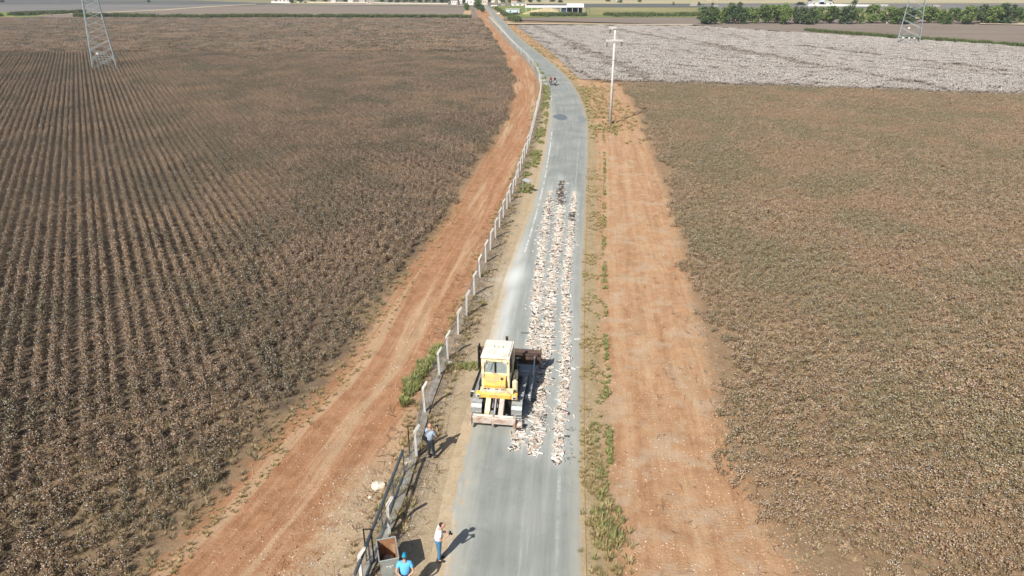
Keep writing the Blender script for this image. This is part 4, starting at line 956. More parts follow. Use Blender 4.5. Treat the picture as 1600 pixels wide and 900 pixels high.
# ------------------------------------------------------------ village and farm buildings
def house(u, v, wp, hp, mat='housew', roof='slab', label='', group='small village houses on the skyline', depth=None, name='house', nwin=2):
    x, y = ground_at(u, v); m = math.hypot(y, CAM_H) / FPX; w, h = wp * m, hp * m * 1.0; d = depth or max(4, w * .6)
    e = empty(name, (x, y, 0), R(random.uniform(-12, 12)), label, 'house', group)
    MB().box((0, d / 2, h / 2), (w, d, h)).build('wall', M[mat], e)
    if roof == 'slab': MB().box((0, d / 2, h + .12), (w + .6, d + .6, .24)).build('roof', M['slab'], e)
    else:
        mb = MB(); mb.prism([(-.4, h), (d + .4, h), (d / 2, h + min(2.0, d * .25))], 0, -w / 2 - .4, w / 2 + .4); mb.build('roof', M['tile'], e)
    for k in range(nwin):
        f = MB().box((-w / 2 + w * (k + .6) / (nwin + .8), -.03, h * .55), (min(1.2, w * .12), .08, min(1.2, h * .4))).build('window', M['plate'], e)
        MB().box((-w / 2 + w * (k + .6) / (nwin + .8), -.075, h * .55), (min(1.0, w * .1), .04, min(1.0, h * .33))).build('pane', M['pane'], f)
    MB().box((w * .36, -.03, min(2.0, h * .7) / 2), (min(1.0, w * .1), .08, min(2.0, h * .7))).build('door', M['tile'], e)
    return e
HL = [(443, 4.6, 15, 6, 'housew', 'slab', 'large white flat-roofed house, leftmost at the top edge'), (427, 3.6, 4, 2.5, 'housew', 'slab', 'tiny white shed left of the large white house'), (521, 3.6, 7, 5, 'housew', 'slab', 'white house standing alone between the skyline trees'), (548, 3.6, 8, 4.5, 'housew', 'tile', 'white house with red roof, right of the lone white house'), (566, 5, 8, 4, 'housew', 'slab', 'low white house in the middle of the skyline cluster'), (579, 6, 10, 4.5, 'houset', 'slab', 'cream low house at the right of the skyline cluster'),
      (710, 7.2, 9, 6, 'housew', 'tile', 'white house with red roof left of the lone round tree'), (719, 7, 6, 8, 'housew', 'slab', 'narrow tall white house beside the lone round tree'), (735, 7.8, 14, 7, 'housew', 'slab', 'wide white house behind the lone round tree'), (758, 7.5, 8, 7, 'houset', 'slab', 'cream house at the far end of the road'), (768, 4, 10, 6, 'housew', 'slab', 'white house behind the far end of the road'), (783, 4.5, 8, 6, 'housew', 'tile', 'white house with tiled roof right of the road end'),
      (811, 10, 21, 4, 'housew', 'slab', 'long white farmhouse behind the sheds'), (803, 8, 8, 6, 'houset', 'tile', 'gabled house just behind the long farmhouse'), (843, 3, 5, 5, 'housew', 'slab', 'tiny white house above the big shed'), (858, 3.2, 5, 3, 'houset', 'slab', 'tiny cream house right of the tiny white house'), (966, 2.2, 6, 4, 'housew', 'slab', 'small white house on the right half of the skyline'), (1108, 1.6, 6, 3, 'housew', 'slab', 'small white house near the top edge above the orchard'), (1119, 1.8, 6, 3, 'houset', 'slab', 'small cream house beside it near the top edge'),
      (1085, 10.5, 8, 4, 'houset', 'slab', 'broken cream house in the far fields'), (1119.5, 12, 4, 2.5, 'housew', 'slab', 'tiny white hut in the far fields'), (1380, 11, 13, 3, 'housew', 'slab', 'white outbuilding right of the compound wall'), (1461, 12, 12, 3, 'houset', 'slab', 'low cream shed beyond the right pylon'), (787, 10, 3, 2, 'housew', 'slab', 'tiny white hut beside the long farmhouse')]
for a in HL: house(a[0], a[1], a[2], a[3], a[4], a[5], a[6])
def wall_px(u0, v0, u1, v1, h, mat, label):
    a, b = ground_at(u0, v0), ground_at(u1, v1); L_ = math.dist(a, b); e = MB().box((L_ / 2, 0, h / 2), (L_, .3, h)).build('boundary_wall', M[mat])
    e.location = (a[0], a[1], 0); e.rotation_euler = (0, 0, math.atan2(b[1] - a[1], b[0] - a[0])); tag(e, label, 'wall')
wall_px(424, 4.6, 456, 4.8, 1.2, 'housew', 'low white wall in front of the leftmost white house'); wall_px(464, 4.2, 600, 5.4, .9, 'houset', 'long low pale wall below the skyline trees'); wall_px(600, 5.6, 700, 6.6, .8, 'houset', 'pale wall continuing towards the road'); wall_px(767, 10.2, 777, 10.2, 1.0, 'housew', 'short white wall right of the far road'); wall_px(1262, 11, 1368, 11.5, 1.8, 'housew', 'long white wall of the far compound')
# compound with tower
x, y = ground_at(1284, 10.6); m = math.hypot(y, CAM_H) / FPX
cp = empty('mosque', (x, y, 0), 0, 'pale building with a square white tower in the far compound', 'building')
MB().box((0, 4, 3.6 * m), (30 * m, 8, 6 * m)).build('wall', M['housew'], cp); MB().box((-.5 * m, 1.5, 6 * m), (6 * m, 3, 12 * m)).build('tower', M['houseb'], cp)
MB().box((0, 4, 6.8 * m), (31 * m, 8.6, .3)).build('roof', M['slab'], cp)
for k in range(4): MB().box((-12 * m + k * 8 * m, -.05, 3.6 * m), (1.4, .1, 1.2)).build('window', M['pane'], cp)
house(1270, 10.4, 12, 4, 'houseb', 'slab', 'pale blue low building left of the white tower')
house(1310, 10.6, 16, 3.2, 'houset', 'slab', 'low cream building right of the white tower')
# big open shed
x, y = ground_at(867, 23); m = math.hypot(y, CAM_H) / FPX
sh = empty('farm_shed', (x, y, 0), R(-3), 'long open farm shed with flat white roof and navy walls', 'shed')
W_, H_ = 84 * m, 10.5 * m
MB().box((-W_ * .16, 7, H_), (W_ * .72, 14, .35), (R(1.5), 0, 0)).build('roof', M['shedroof'], sh)
mb = MB(); mb.prism([(-.5, H_ - .2), (16, H_ - .2), (8, H_ + 1.6)], 0, W_ * .205, W_ * .5); mb.build('gable_roof', M['shedroof'], sh)
MB().box((W_ * .34, 15, H_ / 2 - .1), (W_ * .29, .3, H_ - .5)).build('back_wall', M['navy'], sh); MB().box((W_ * .12, 7.5, H_ / 2 - .1), (.3, 14, H_ - .5)).build('side_wall', M['navy'], sh); MB().box((W_ * .17, 1.0, H_ * .45), (W_ * .09, .25, H_ * .8)).build('side_wall', M['navy'], sh)
for k in range(11):
    MB().tube((-W_ / 2 + W_ * k / 10, 0, 0), (-W_ / 2 + W_ * k / 10, 0, H_ - .1), .16, None, 6).build('post', M['plate'], sh)
for k in (0, 1, 2): MB().tube((W_ * (.5 + .05 * k), 1, 0), (W_ * (.5 + .05 * k), 1, H_ * (.95 - .1 * k)), .1, None, 5).build('post', M['navy'], sh)
MB().tube((W_ * .5, 1, H_ * .95), (W_ * .6, 1, H_ * .75), .1, None, 5).build('rafter', M['navy'], sh)
rock('straw_heap', 852, 23.4, (11.5, 5, 3.2), surf('loose_straw', (.46, .38, .22), .2, .6, .95, bumps=.5), 'tan straw heap in front of the shed', 3, 7)
bpy.data.objects['straw_heap']['category'] = 'straw heap'
sh2 = house(801, 21.5, 20, 6, 'houseb', 'slab', 'small pale blue shed with rounded white roof left of the big shed', None, name='farm_shed', nwin=1); sh2['category'] = 'shed'
rock('rubble_heap', 787, 21.5, (4.0, 2, .8), M['housew'], 'white rubble heap left of the pale shed', 3, 8); bpy.data.objects['rubble_heap']['category'] = 'heap'
def car(u, v, col, label):
    x, y = ground_at(u, v); e = empty('parked_car', (x, y, 0), R(random.uniform(-20, 20)), label, 'car')
    mb = MB(); mb.prism([(-2.1, .35), (2.1, .35), (2.15, .8), (1.2, .95), (.6, 1.45), (-1.5, 1.5), (-2.1, 1.0)], 1, -.85, .85); mb.build('body', col, e, .05)
    mb = MB(); mb.prism([(1.08, .98), (.55, 1.4), (-1.42, 1.42), (-1.85, 1.02)], 1, -.87, .87); mb.build('windows', M['pane'], e)
    for a in (-1.3, 1.3):
        for b in (-.8, .8): MB().tube((a, b - .1, .32), (a, b + .1, .32), .32, None, 12).build('wheel', M['rubber'], e)
car(1565, 37.5, M['housew'], 'white car parked between the orchard trees at the far right')
car(806, 24, M['dark'], 'dark car parked by the small pale shed')

# ------------------------------------------------------------ people
def eval_mesh(o, name):
    dg = bpy.context.evaluated_depsgraph_get(); me = bpy.data.meshes.new_from_object(o.evaluated_get(dg)); me.name = name; return me
def skinned(name, chains, mat, parent, sub=1, extra=None, voxel=0.0, root=0):
    """chains: lists of (x,y,z,r); equal points are welded"""
    V, Rr, Ed, key, roots = [], [], [], {}, set()
    for ch in chains:
        prev = None
        for (x, y, z, r) in ch:
            k = (round(x, 3), round(y, 3), round(z, 3))
            if prev is None and k not in key: roots.add(len(V))
            if k not in key: key[k] = len(V); V.append((x, y, z)); Rr.append(r)
            i = key[k]
            if prev is not None and prev != i: Ed.append((prev, i))
            prev = i
    me = bpy.data.meshes.new(name); me.from_pydata(V, Ed, []); me.update(); o = bpy.data.objects.new(name, me); COL.objects.link(o)
    o.modifiers.new('s', 'SKIN')
    for i, d in enumerate(me.skin_vertices[0].data if me.skin_vertices else []): d.radius = (Rr[i], Rr[i]); d.use_root = (i in roots)
    if not me.skin_vertices: raise RuntimeError('skin')
    if sub: m_ = o.modifiers.new('u', 'SUBSURF'); m_.levels = sub; m_.render_levels = sub
    me2 = eval_mesh(o, name); bpy.data.objects.remove(o)
    if extra is not None:
        bm = bmesh.new(); bm.from_mesh(me2); bm.from_mesh(extra); bm.to_mesh(me2); bm.free()
    if voxel:
        o = bpy.data.objects.new(name, me2); COL.objects.link(o); m_ = o.modifiers.new('r', 'REMESH'); m_.mode = 'VOXEL'; m_.voxel_size = voxel
        me3 = eval_mesh(o, name); bpy.data.objects.remove(o); me2 = me3
    me2.materials.clear(); me2.materials.append(mat); me2.polygons.foreach_set('use_smooth', [True] * len(me2.polygons))
    o = bpy.data.objects.new(name, me2); link(o, parent); return o
def head_mesh(c, pitch, yaw=0.0, scale=1.0):
    bm = bmesh.new(); bmesh.ops.create_icosphere(bm, subdivisions=3, radius=1)
    for v in bm.verts:
        x, y, z = v.co; fx = .076 * (1 - .18 * max(0, -z)); v.co = Vector((x * fx, y * .094 + (.012 if y > 0 and z < 0 else 0), z * .118))
        if y > .3 and abs(x) < .2 and -.3 < z < .1: v.co.y += .016           # nose ridge
        if y > .3 and .18 < abs(x) < .5 and 0 < z < .25: v.co.y -= .009       # eye sockets
        if y > .5 and abs(x) < .35 and -.55 < z < -.42: v.co.y += .006      # lips
    def blob(p, s):
        r = bmesh.ops.create_icosphere(bm, subdivisions=1, radius=1)
        for v in r['verts']: v.co = Vector((v.co.x * s[0], v.co.y * s[1], v.co.z * s[2])) + Vector(p)
    for sx in (-1, 1): blob((sx * .077, -.005, -.005), (.012, .022, .032)); blob((sx * .03, .082, .018), (.013, .012, .009))
    blob((0, .1, -.022), (.013, .02, .018))
    m_ = Matrix.Translation(c) @ Matrix.Rotation(yaw, 4, 'Z') @ Matrix.Rotation(-pitch, 4, 'X') @ Matrix.Scale(scale, 4); bm.transform(m_)
    me = bpy.data.meshes.new('h'); bm.to_mesh(me); bm.free(); return me, m_
def hand(w, d, up, side):
    """palm and five curled fingers leaving wrist w towards d; up is the back of the hand"""
    w, d, up = Vector(w), Vector(d).normalized(), Vector(up).normalized(); s = d.cross(up).normalized() * side; up = s.cross(d) * side
    pal = w + d * .055; ch = [[(*w, .026), (*pal, .030)]]
    for k, (o, L_) in enumerate(((-.030, .072), (-.010, .082), (.010, .076), (.028, .060))):
        b = w + d * .09 + s * o; c1 = b + d * L_ * .45 - up * L_ * .18; e = c1 + d * L_ * .25 - up * L_ * .42
        ch.append([(*pal, .030), (*b, .011), (*c1, .0095), (*e, .008)])
    t0 = w + d * .035 - s * .035; t1 = t0 + d * .03 - s * .02 - up * .015; t2 = t1 + d * .03 - up * .012
    ch.append([(*pal, .030), (*t0, .013), (*t1, .0105), (*t2, .009)]); return ch
def person(loc, rz, label, J, shirt, trousers, shoe, sleeves=.55, hair=None, cap=None, headp=0.0, voxel=.0095, name='person', bald=False):
    e = empty(name, loc, rz, label, 'person')
    hip, ch_, nk = Vector(J['pelvis']), Vector(J['chest']), Vector(J['neck']); hd = Vector(J['head'])
    body = [[(*hip, .125), (*((hip + ch_) / 2), .115), (*ch_, .125), (*nk, .062), (*(nk + (hd - nk) * .55), .055)]]
    arms = []
    for s, k in ((-1, 'l'), (1, 'r')):
        sh, el, wr = Vector(J['sh' + k]), Vector(J['el' + k]), Vector(J['wr' + k]); body.append([(*ch_, .125), (*sh, .062), (*((sh + el) / 2), .05), (*el, .042), (*((el + wr) / 2), .038), (*wr, .027)])
        body += hand(wr, (wr - el) if 'hd' + k not in J else J['hd' + k], J.get('up' + k, (0, 0, 1)), s)
        hp, kn, an, to = (Vector(J[q + k]) for q in ('hp', 'kn', 'an', 'to'))
        body.append([(*hip, .125), (*hp, .095), (*((hp + kn) / 2), .078), (*kn, .056), (*((kn + an) / 2 + Vector((0, -.01, 0))), .052), (*an, .036), (*to, .028)])
    hm, m_ = head_mesh(hd, headp)
    skinned('body', body, M['skin'], e, 1, hm, voxel)
    # shirt
    sh = [[(*(hip + Vector((0, 0, -.06))), .185), (*((hip + ch_) / 2), .18), (*ch_, .19), (*(ch_ + (nk - ch_) * .75), .085)]]
    for k in 'lr':
        s0, el = Vector(J['sh' + k]), Vector(J['el' + k]); sh.append([(*ch_, .19), (*s0, .09), (*(s0 + (el - s0) * sleeves), .066)])
    skinned('shirt', sh, M[shirt], e, 1)
    tr = []
    for k in 'lr':
        hp, kn, an = (Vector(J[q + k]) for q in ('hp', 'kn', 'an')); tr.append([(*(hp + Vector((0, 0, .04))), .10), (*hp, .110), (*((hp + kn) / 2), .094), (*kn, .074), (*((kn + an) / 2), .068), (*(an + Vector((0, 0, .02))), .062)])
    bm = bmesh.new(); bmesh.ops.create_icosphere(bm, subdivisions=3, radius=1)
    for v in bm.verts: v.co = Vector((v.co.x * .185, v.co.y * .145, v.co.z * .15)) + hip + Vector((0, 0, -.02))
    wm = bpy.data.meshes.new('w'); bm.to_mesh(wm); bm.free()
    skinned('trousers', tr, M[trousers], e, 2, wm, .014)
    for k in 'lr':
        an, to = Vector(J['an' + k]), Vector(J['to' + k]); d = (to - an); d.z = 0; d.normalize(); a = Vector((an.x, an.y, to.z)); 
        skinned('shoe', [[(*(a - d * .06), .045), (*(a + d * .05), .048), (*(a + d * .16), .045), (*(a + d * .21), .034)]], M[shoe], e, 1)
    def cover(name, mat, zcut, k, brim=False, back=.25):
        bm = bmesh.new(); bmesh.ops.create_icosphere(bm, subdivisions=3, radius=1)
        bmesh.ops.delete(bm, geom=[v for v in bm.verts if v.co.z < zcut - back * (-v.co.y) * (1 if v.co.y < 0 else 1.6) ], context='VERTS')
        for v in bm.verts: v.co = Vector((v.co.x * .076 * k, v.co.y * .096 * k, v.co.z * .120 * k)) 
        bmesh.ops.solidify(bm, geom=bm.faces[:], thickness=.008)
        if brim:
            r = bmesh.ops.create_cone(bm, cap_ends=True, segments=14, radius1=.07, radius2=.065, depth=.008)
            for v in r['verts']: v.co = Vector((v.co.x * .95, v.co.y + .11, v.co.z + .035))
        bm.transform(m_); me = bpy.data.meshes.new(name); bm.to_mesh(me); bm.free(); me.materials.append(M[mat]); me.polygons.foreach_set('use_smooth', [True] * len(me.polygons)); o = bpy.data.objects.new(name, me); link(o, e)
    if hair: cover('hair', hair, .12, 1.07)
    if cap: cover('cap', cap, .15, 1.10, True, .1)
    return e
def standing(lean=0.0, spread=.1, **kw):
    J = dict(pelvis=(0, 0, .96), chest=(0, .02 + lean, 1.27), neck=(0, .02 + lean * 1.4, 1.47), head=(0, .05 + lean * 1.8, 1.625),
             shl=(-.185, .02 + lean, 1.39), shr=(.185, .02 + lean, 1.39), ell=(-.25, -.02, 1.12), elr=(.25, -.02, 1.12), wrl=(-.27, .06, .9), wrr=(.27, .06, .9),
             hpl=(-.09, 0, .88), hpr=(.09, 0, .88), knl=(-spread, .015, .49), knr=(spread, .015, .49), anl=(-spread, -.02, .09), anr=(spread, -.02, .09), tol=(-spread - .02, .11, .045), tor=(spread + .02, .11, .045))
    J.update(kw); return J
def camera_prop(loc, rz, tilt, label, s=1.0):
    e = empty('hand_camera', loc, rz, label, 'camera'); e.rotation_euler = (tilt, 0, rz)
    MB().box((0, 0, 0), (.15 * s, .06 * s, .10 * s)).build('body', M['black_plastic'], e, .008); MB().box((0, -.005, .06 * s), (.05 * s, .05 * s, .03 * s)).build('viewfinder', M['black_plastic'], e, .004)
    MB().tube((0, .03 * s, 0), (0, .11 * s, -.0), .036 * s, .04 * s, 14).build('lens', M['dark'], e); MB().box((0, -.034 * s, 0), (.075 * s, .004, .055 * s)).build('screen', M['glass'], e)
    return e
def world_of(loc, rz, p): v = Matrix.Rotation(rz, 3, 'Z') @ Vector(p); return (loc[0] + v.x, loc[1] + v.y, loc[2] + v.z)
# man in white shirt, faces the road (to the right)
mx, my = ground_at(687, 876); L1 = (mx, my, .02); rz1 = R(-88)
J = standing(.04, .085, head=(0, .155, 1.60), neck=(0, .075, 1.46), chest=(0, .03, 1.26), shl=(-.18, .05, 1.38), shr=(.18, .05, 1.38), ell=(-.235, .10, 1.10), elr=(.235, .10, 1.10), wrl=(-.09, .33, 1.20), wrr=(.09, .33, 1.20), hdl=(.35, .5, .3), hdr=(-.35, .5, .3), upl=(-1, 0, .3), upr=(1, 0, .3))
person(L1, rz1, 'man in white shirt and blue jeans looking down at his camera at the roadside', J, 'white_cloth', 'denim', 'black_cloth', hair='hair', headp=-.75)
camera_prop(world_of(L1, rz1, (0, .40, 1.25)), rz1, R(-35), 'black camera held by the man in white shirt', 1.0)
# bald man in grey shirt, seen from behind, camera raised
mx, my = ground_at(673, 716); L2 = (mx, my, .02); rz2 = R(-38)
J = standing(.02, .08, head=(0, .06, 1.63), ell=(-.27, .15, 1.14), elr=(.27, .15, 1.14), wrl=(-.08, .38, 1.30), wrr=(.10, .38, 1.30), hdl=(.3, .4, .5), hdr=(-.3, .4, .5), upl=(-1, 0, .2), upr=(1, 0, .2), knr=(.12, .06, .5), anr=(.13, .10, .09), tor=(.16, .23, .045))
p2 = person(L2, rz2, 'bald man in grey shirt and black trousers filming the bulldozer beside the fence', J, 'grey_cloth', 'black_cloth', 'black_cloth', sleeves=.75, headp=-.1)
camera_prop(world_of(L2, rz2, (.01, .45, 1.40)), rz2, R(5), 'black camera raised by the bald man in grey', 1.0)
bgx = empty('shoulder_bag', world_of(L2, rz2, (-.12, -.19, 1.08)), rz2, 'black shoulder bag on the back of the man in grey', 'bag')
MB().box((0, 0, 0), (.24, .09, .2)).build('pouch', M['black_plastic'], bgx, .02)
sb = MB(); pts = [(-.05, .0, .08), (.0, .0, .22), (.10, .03, .36), (.20, .12, .43)]
for a, b in zip(pts[:-1], pts[1:]): sb.tube(a, b, .014, None, 5)
sb.build('strap', M['black_plastic'], bgx)
# man in blue shirt and cap beside the bin, hands behind his back
hx, hy = ground_at(631.5, 872, 1.63); L3 = (hx, hy, .02); rz3 = R(2)
J = standing(.0, .11, ell=(-.29, -.10, 1.12), elr=(.29, -.10, 1.12), wrl=(-.07, -.215, .96), wrr=(.08, -.215, .98), hdl=(.7, -.05, -.3), hdr=(-.7, -.05, -.3), upl=(0, -1, 0), upr=(0, -1, 0))
person(L3, rz3, 'man in light blue shirt and teal cap by the bin, hands behind back', J, 'blue_cloth', 'navy_cloth', 'black_cloth', hair='hair', cap='teal_cloth', sleeves=.6)

# ------------------------------------------------------------ two motorcycles
def motorcycle(u, v, rz, paint, label, rl, shirt):
    x, y = ground_at(u, v); e = empty('motorcycle', (x, y, .012), rz, label, 'motorcycle')
    for yy_ in (-.62, .62):
        mb = MB(); n = 18
        for k in range(n): a0, a1 = 2 * math.pi * k / n, 2 * math.pi * (k + 1) / n; mb.tube((0, yy_ + math.cos(a0) * .27, .31 + math.sin(a0) * .27), (0, yy_ + math.cos(a1) * .27, .31 + math.sin(a1) * .27), .045, None, 6)
        w = mb.build('wheel', M['rubber'], e); mb = MB(); mb.tube((-.05, yy_, .31), (.05, yy_, .31), .05, None, 8)
        for k in range(6): a0 = k * math.pi / 3; mb.tube((0, yy_, .31), (0, yy_ + math.cos(a0) * .25, .31 + math.sin(a0) * .25), .012, None, 4)
        mb.build('rim', M['chrome'], w)
    mb = MB(); mb.prism([(-.55, .55), (-.3, .42), (.1, .38), (.35, .6), (.42, .85), (.2, .92), (-.05, .8), (-.6, .78)], 0, -.13, .13); mb.build('fairing', paint, e, .03)
    MB().box((0, -.02, .42), (.26, .36, .28)).build('engine', M['dark'], e, .02); MB().box((0, -.32, .84), (.24, .62, .08)).build('seat', M['rubber'], e, .03)
    for s in (-.06, .06): MB().tube((s, .62, .31), (s, .42, .98), .022, None, 6).build('fork', M['chrome'], e)
    MB().tube((-.34, .36, 1.02), (.34, .36, 1.02), .018, None, 6).build('handlebar', M['dark'], e); MB().tube((0, .44, .88), (0, .54, .86), .09, .07, 12).build('headlight', M['plate'], e)
    MB().box((0, .62, .62), (.11, .34, .03)).build('mudguard', paint, e); MB().tube((.14, -.7, .33), (.14, 0, .3), .04, None, 8).build('exhaust', M['chrome'], e)
    J = dict(pelvis=(0, -.25, .95), chest=(0, -.12, 1.24), neck=(0, -.08, 1.43), head=(0, -.05, 1.58), shl=(-.18, -.1, 1.35), shr=(.18, -.1, 1.35), ell=(-.3, .08, 1.16), elr=(.3, .08, 1.16), wrl=(-.28, .30, 1.05), wrr=(.28, .30, 1.05),
             hpl=(-.11, -.2, .9), hpr=(.11, -.2, .9), knl=(-.23, .16, .78), knr=(.23, .16, .78), anl=(-.22, .0, .38), anr=(.22, .0, .38), tol=(-.23, .13, .34), tor=(.23, .13, .34))
    person((x, y, .012), rz, rl, J, shirt, 'black_cloth', 'black_cloth', hair='hair', voxel=.016)
motorcycle(860.5, 133, R(176), M['red_cloth'], 'red motorcycle, left one of the pair on the road bend', 'rider in dark red top on the left motorcycle', 'red_cloth')
motorcycle(867, 133.5, R(184), M['housew'], 'white and black motorcycle, right one of the pair on the road bend', 'rider in black top on the right motorcycle', 'black_cloth')

# ------------------------------------------------------------ bulldozer
DZ = empty('bulldozer', (-.52, 29.5, .03), R(-7.5), 'faded yellow crawler bulldozer with rear ripper parked on the road', 'bulldozer')
def part(mb, name, mat, parent=DZ, **k): return mb.build(name, mat, parent, **k)
def track(xc):
    w = .46; zr = .44; y0, y1 = -1.22, 1.30; T_ = empty('track', (xc, 0, 0)); T_.parent = DZ
    path = []; n = 9
    per = 2 * (y1 - y0) + 2 * math.pi * zr; cnt = 34
    def at_(s):
        s %= per; L_ = y1 - y0
        if s < L_: return (y0 + s, 2 * zr + .02, 0.0)
        s -= L_
        if s < math.pi * zr: a = s / zr; return (y1 + math.sin(a) * zr, zr + .02 + math.cos(a) * zr, -a)
        s -= math.pi * zr
        if s < L_: return (y1 - s, .02, -math.pi)
        s -= L_; a = s / zr; return (y0 - math.sin(a) * zr, zr + .02 - math.cos(a) * zr, -math.pi - a)
    mb = MB(); mb.box((0, 0, 0), (w + .04, per / cnt * .93, .03)); mb.box((0, -per / cnt * .30, .035), (w, .022, .05)); sm = mb.build('track_shoe', M['track'], linkit=False).data
    for k in range(cnt):
        y_, z_, a = at_(k * per / cnt); o = bpy.data.objects.new('track_shoe', sm); link(o, T_); o.location = (0, y_, z_); o.rotation_euler = (a, 0, 0)
    mb = MB(); mb.box((0, .04, zr), (w * .5, y1 - y0 - .3, .34)); 
    for yy_ in (-.7, -.35, 0, .35, .7): mb.tube((-w * .3, yy_, .17), (w * .3, yy_, .17), .11, None, 10)
    mb.build('roller_frame', M['dark'], T_)
    MB().tube((-w * .3, y0, zr + .02), (w * .3, y0, zr + .02), .38, None, 18).build('sprocket', M['dark'], T_); MB().tube((-w * .3, y1, zr + .02), (w * .3, y1, zr + .02), .36, None, 18).build('idler', M['dark'], T_)
track(-.95); track(.95)
part(MB().box((0, .15, .78), (1.40, 3.0, .62)), 'chassis', M['dark'], bevel=.03)
mb = MB(); mb.prism([(-.42, .95), (.42, .95), (.42, 1.72), (.34, 1.80), (-.34, 1.80), (-.42, 1.72)], 1, .42, 2.0); part(mb, 'engine_hood', M['cream'])
part(MB().box((0, 2.02, 1.32), (.8, .06, .8)), 'radiator_grille', M['dark'])
part(MB().tube((.12, 1.2, 1.75), (.12, 1.2, 2.75), .055, None, 10).tube((.12, 1.2, 2.75), (.12, 1.14, 2.95), .06, .075, 10), 'exhaust_stack', M['rust'])
part(MB().tube((-.24, .95, 1.75), (-.24, .95, 2.2), .09, None, 10).tube((-.24, .95, 2.2), (-.24, .95, 2.3), .14, .12, 10), 'air_cleaner', M['dark'])
for s in (-1, 1):
    mb = MB(); mb.prism([(-1.35, 1.05), (.55, 1.05), (.75, .98), (.75, 1.03), (.55, 1.11), (-1.35, 1.11)], 0, min(s * .68, s * .98), max(s * .68, s * .98)); part(mb, 'fender', M['dark'])
    part(MB().box((s * .70, -.15, 1.36), (.16, 1.05, .5)), 'tool_box', M['cream'], bevel=.02)
# cab
CX = -.10
cab = empty('cab', (CX, 0, 0)); cab.parent = DZ
roof = MB(); roof.box((0, -.37, 3.06), (1.36, 1.72, .07)); roof.box((0, -.37, 3.11), (1.22, 1.58, .04)); roof.build('roof', M['roofw'], cab, .015)
for px2 in (-.18, .24): MB().tube((px2, -.32, 3.12), (px2 + .02, -.28, 3.22), .012, None, 5).build('lifting_eye', M['dark'], cab)
for s in (-1, 1):
    mb = MB(); mb.prism([(s * .52, 1.1), (s * .66, 1.1), (s * .66, 3.03), (s * .54, 3.03)] if s > 0 else [(s * .54, 3.03), (s * .66, 3.03), (s * .66, 1.1), (s * .52, 1.1)], 1, -1.16, -1.02); mb.build('rear_post', M['cream'], cab, .012)
    MB().box((s * .61, .42, 2.1), (.09, .09, 1.86)).build('front_post', M['cream'], cab, .01)
    MB().box((s * .61, -.33, 1.45), (.05, 1.35, .75)).build('side_panel', M['cream'], cab); MB().box((s * .61, -.33, 2.98), (.07, 1.4, .12)).build('side_rail', M['cream'], cab)
    w_ = MB().box((s * .60, -.66, 2.4), (.03, .62, 1.06)); w_.build('side_window', M['glass'], cab); MB().box((s * .61, -.33, 2.4), (.06, .06, 1.1)).build('side_pillar', M['dark'], cab)
    w_ = MB().box((s * .60, .02, 2.4), (.03, .66, 1.06)); w_.build('side_window', M['glass'], cab)
mb = MB(); mb.box((0, -1.09, 2.92), (1.2, .10, .20)); mb.build('rear_header', M['cream'], cab, .01)
for s in (-1, 1): MB().prism([(s * .55, 2.83), (s * .34, 2.83), (s * .55, 2.62)][::s], 1, -1.13, -1.05).build('corner_gusset', M['cream'], cab)
MB().box((0, -1.10, 2.16), (1.12, .06, .09)).build('window_sill', M['cream'], cab)
MB().box((-.27, -1.07, 2.50), (.50, .02, .62)).build('rear_window', M['glass'], cab); MB().box((.27, -1.07, 2.50), (.50, .02, .62)).build('rear_window', M['glass'], cab)
MB().box((-.04, -1.08, 2.50), (.035, .04, .62)).box((.02, -1.08, 2.50), (.02, .04, .62)).build('window_divider', M['dark'], cab)
MB().box((0, .42, 1.45), (1.2, .05, .8)).build('dash_panel', M['dark'], cab); MB().box((0, .43, 2.4), (1.12, .02, 1.1)).build('windscreen', M['glass'], cab); MB().box((0, -.3, 1.12), (1.2, 1.4, .06)).build('floor', M['dark'], cab)
st = MB().box((.08, -.45, 1.55), (.5, .5, .14)); st.box((.08, -.72, 1.85), (.5, .12, .6)); st.build('seat', M['rubber'], cab, .03)
# driver
Jd = dict(pelvis=(0, 0, .62), chest=(0, .05, .92), neck=(0, .05, 1.10), head=(0, .08, 1.25), shl=(-.18, .04, 1.02), shr=(.18, .04, 1.02), ell=(-.26, .12, .80), elr=(.26, .12, .80), wrl=(-.2, .36, .78), wrr=(.2, .36, .78),
          hpl=(-.09, .04, .6), hpr=(.09, .04, .6), knl=(-.12, .42, .62), knr=(.12, .42, .62), anl=(-.12, .5, .2), anr=(.12, .5, .2), tol=(-.12, .62, .15), tor=(.12, .62, .15))
bpy.context.view_layer.update(); dm = DZ.matrix_world
dl = dm @ Vector((CX + .08, -.48, 1.03)); person((dl.x, dl.y, dl.z), R(-7.5), 'driver in dark clothes sitting inside the bulldozer cab', Jd, 'black_cloth', 'navy_cloth', 'black_cloth', hair='hair', voxel=.014)
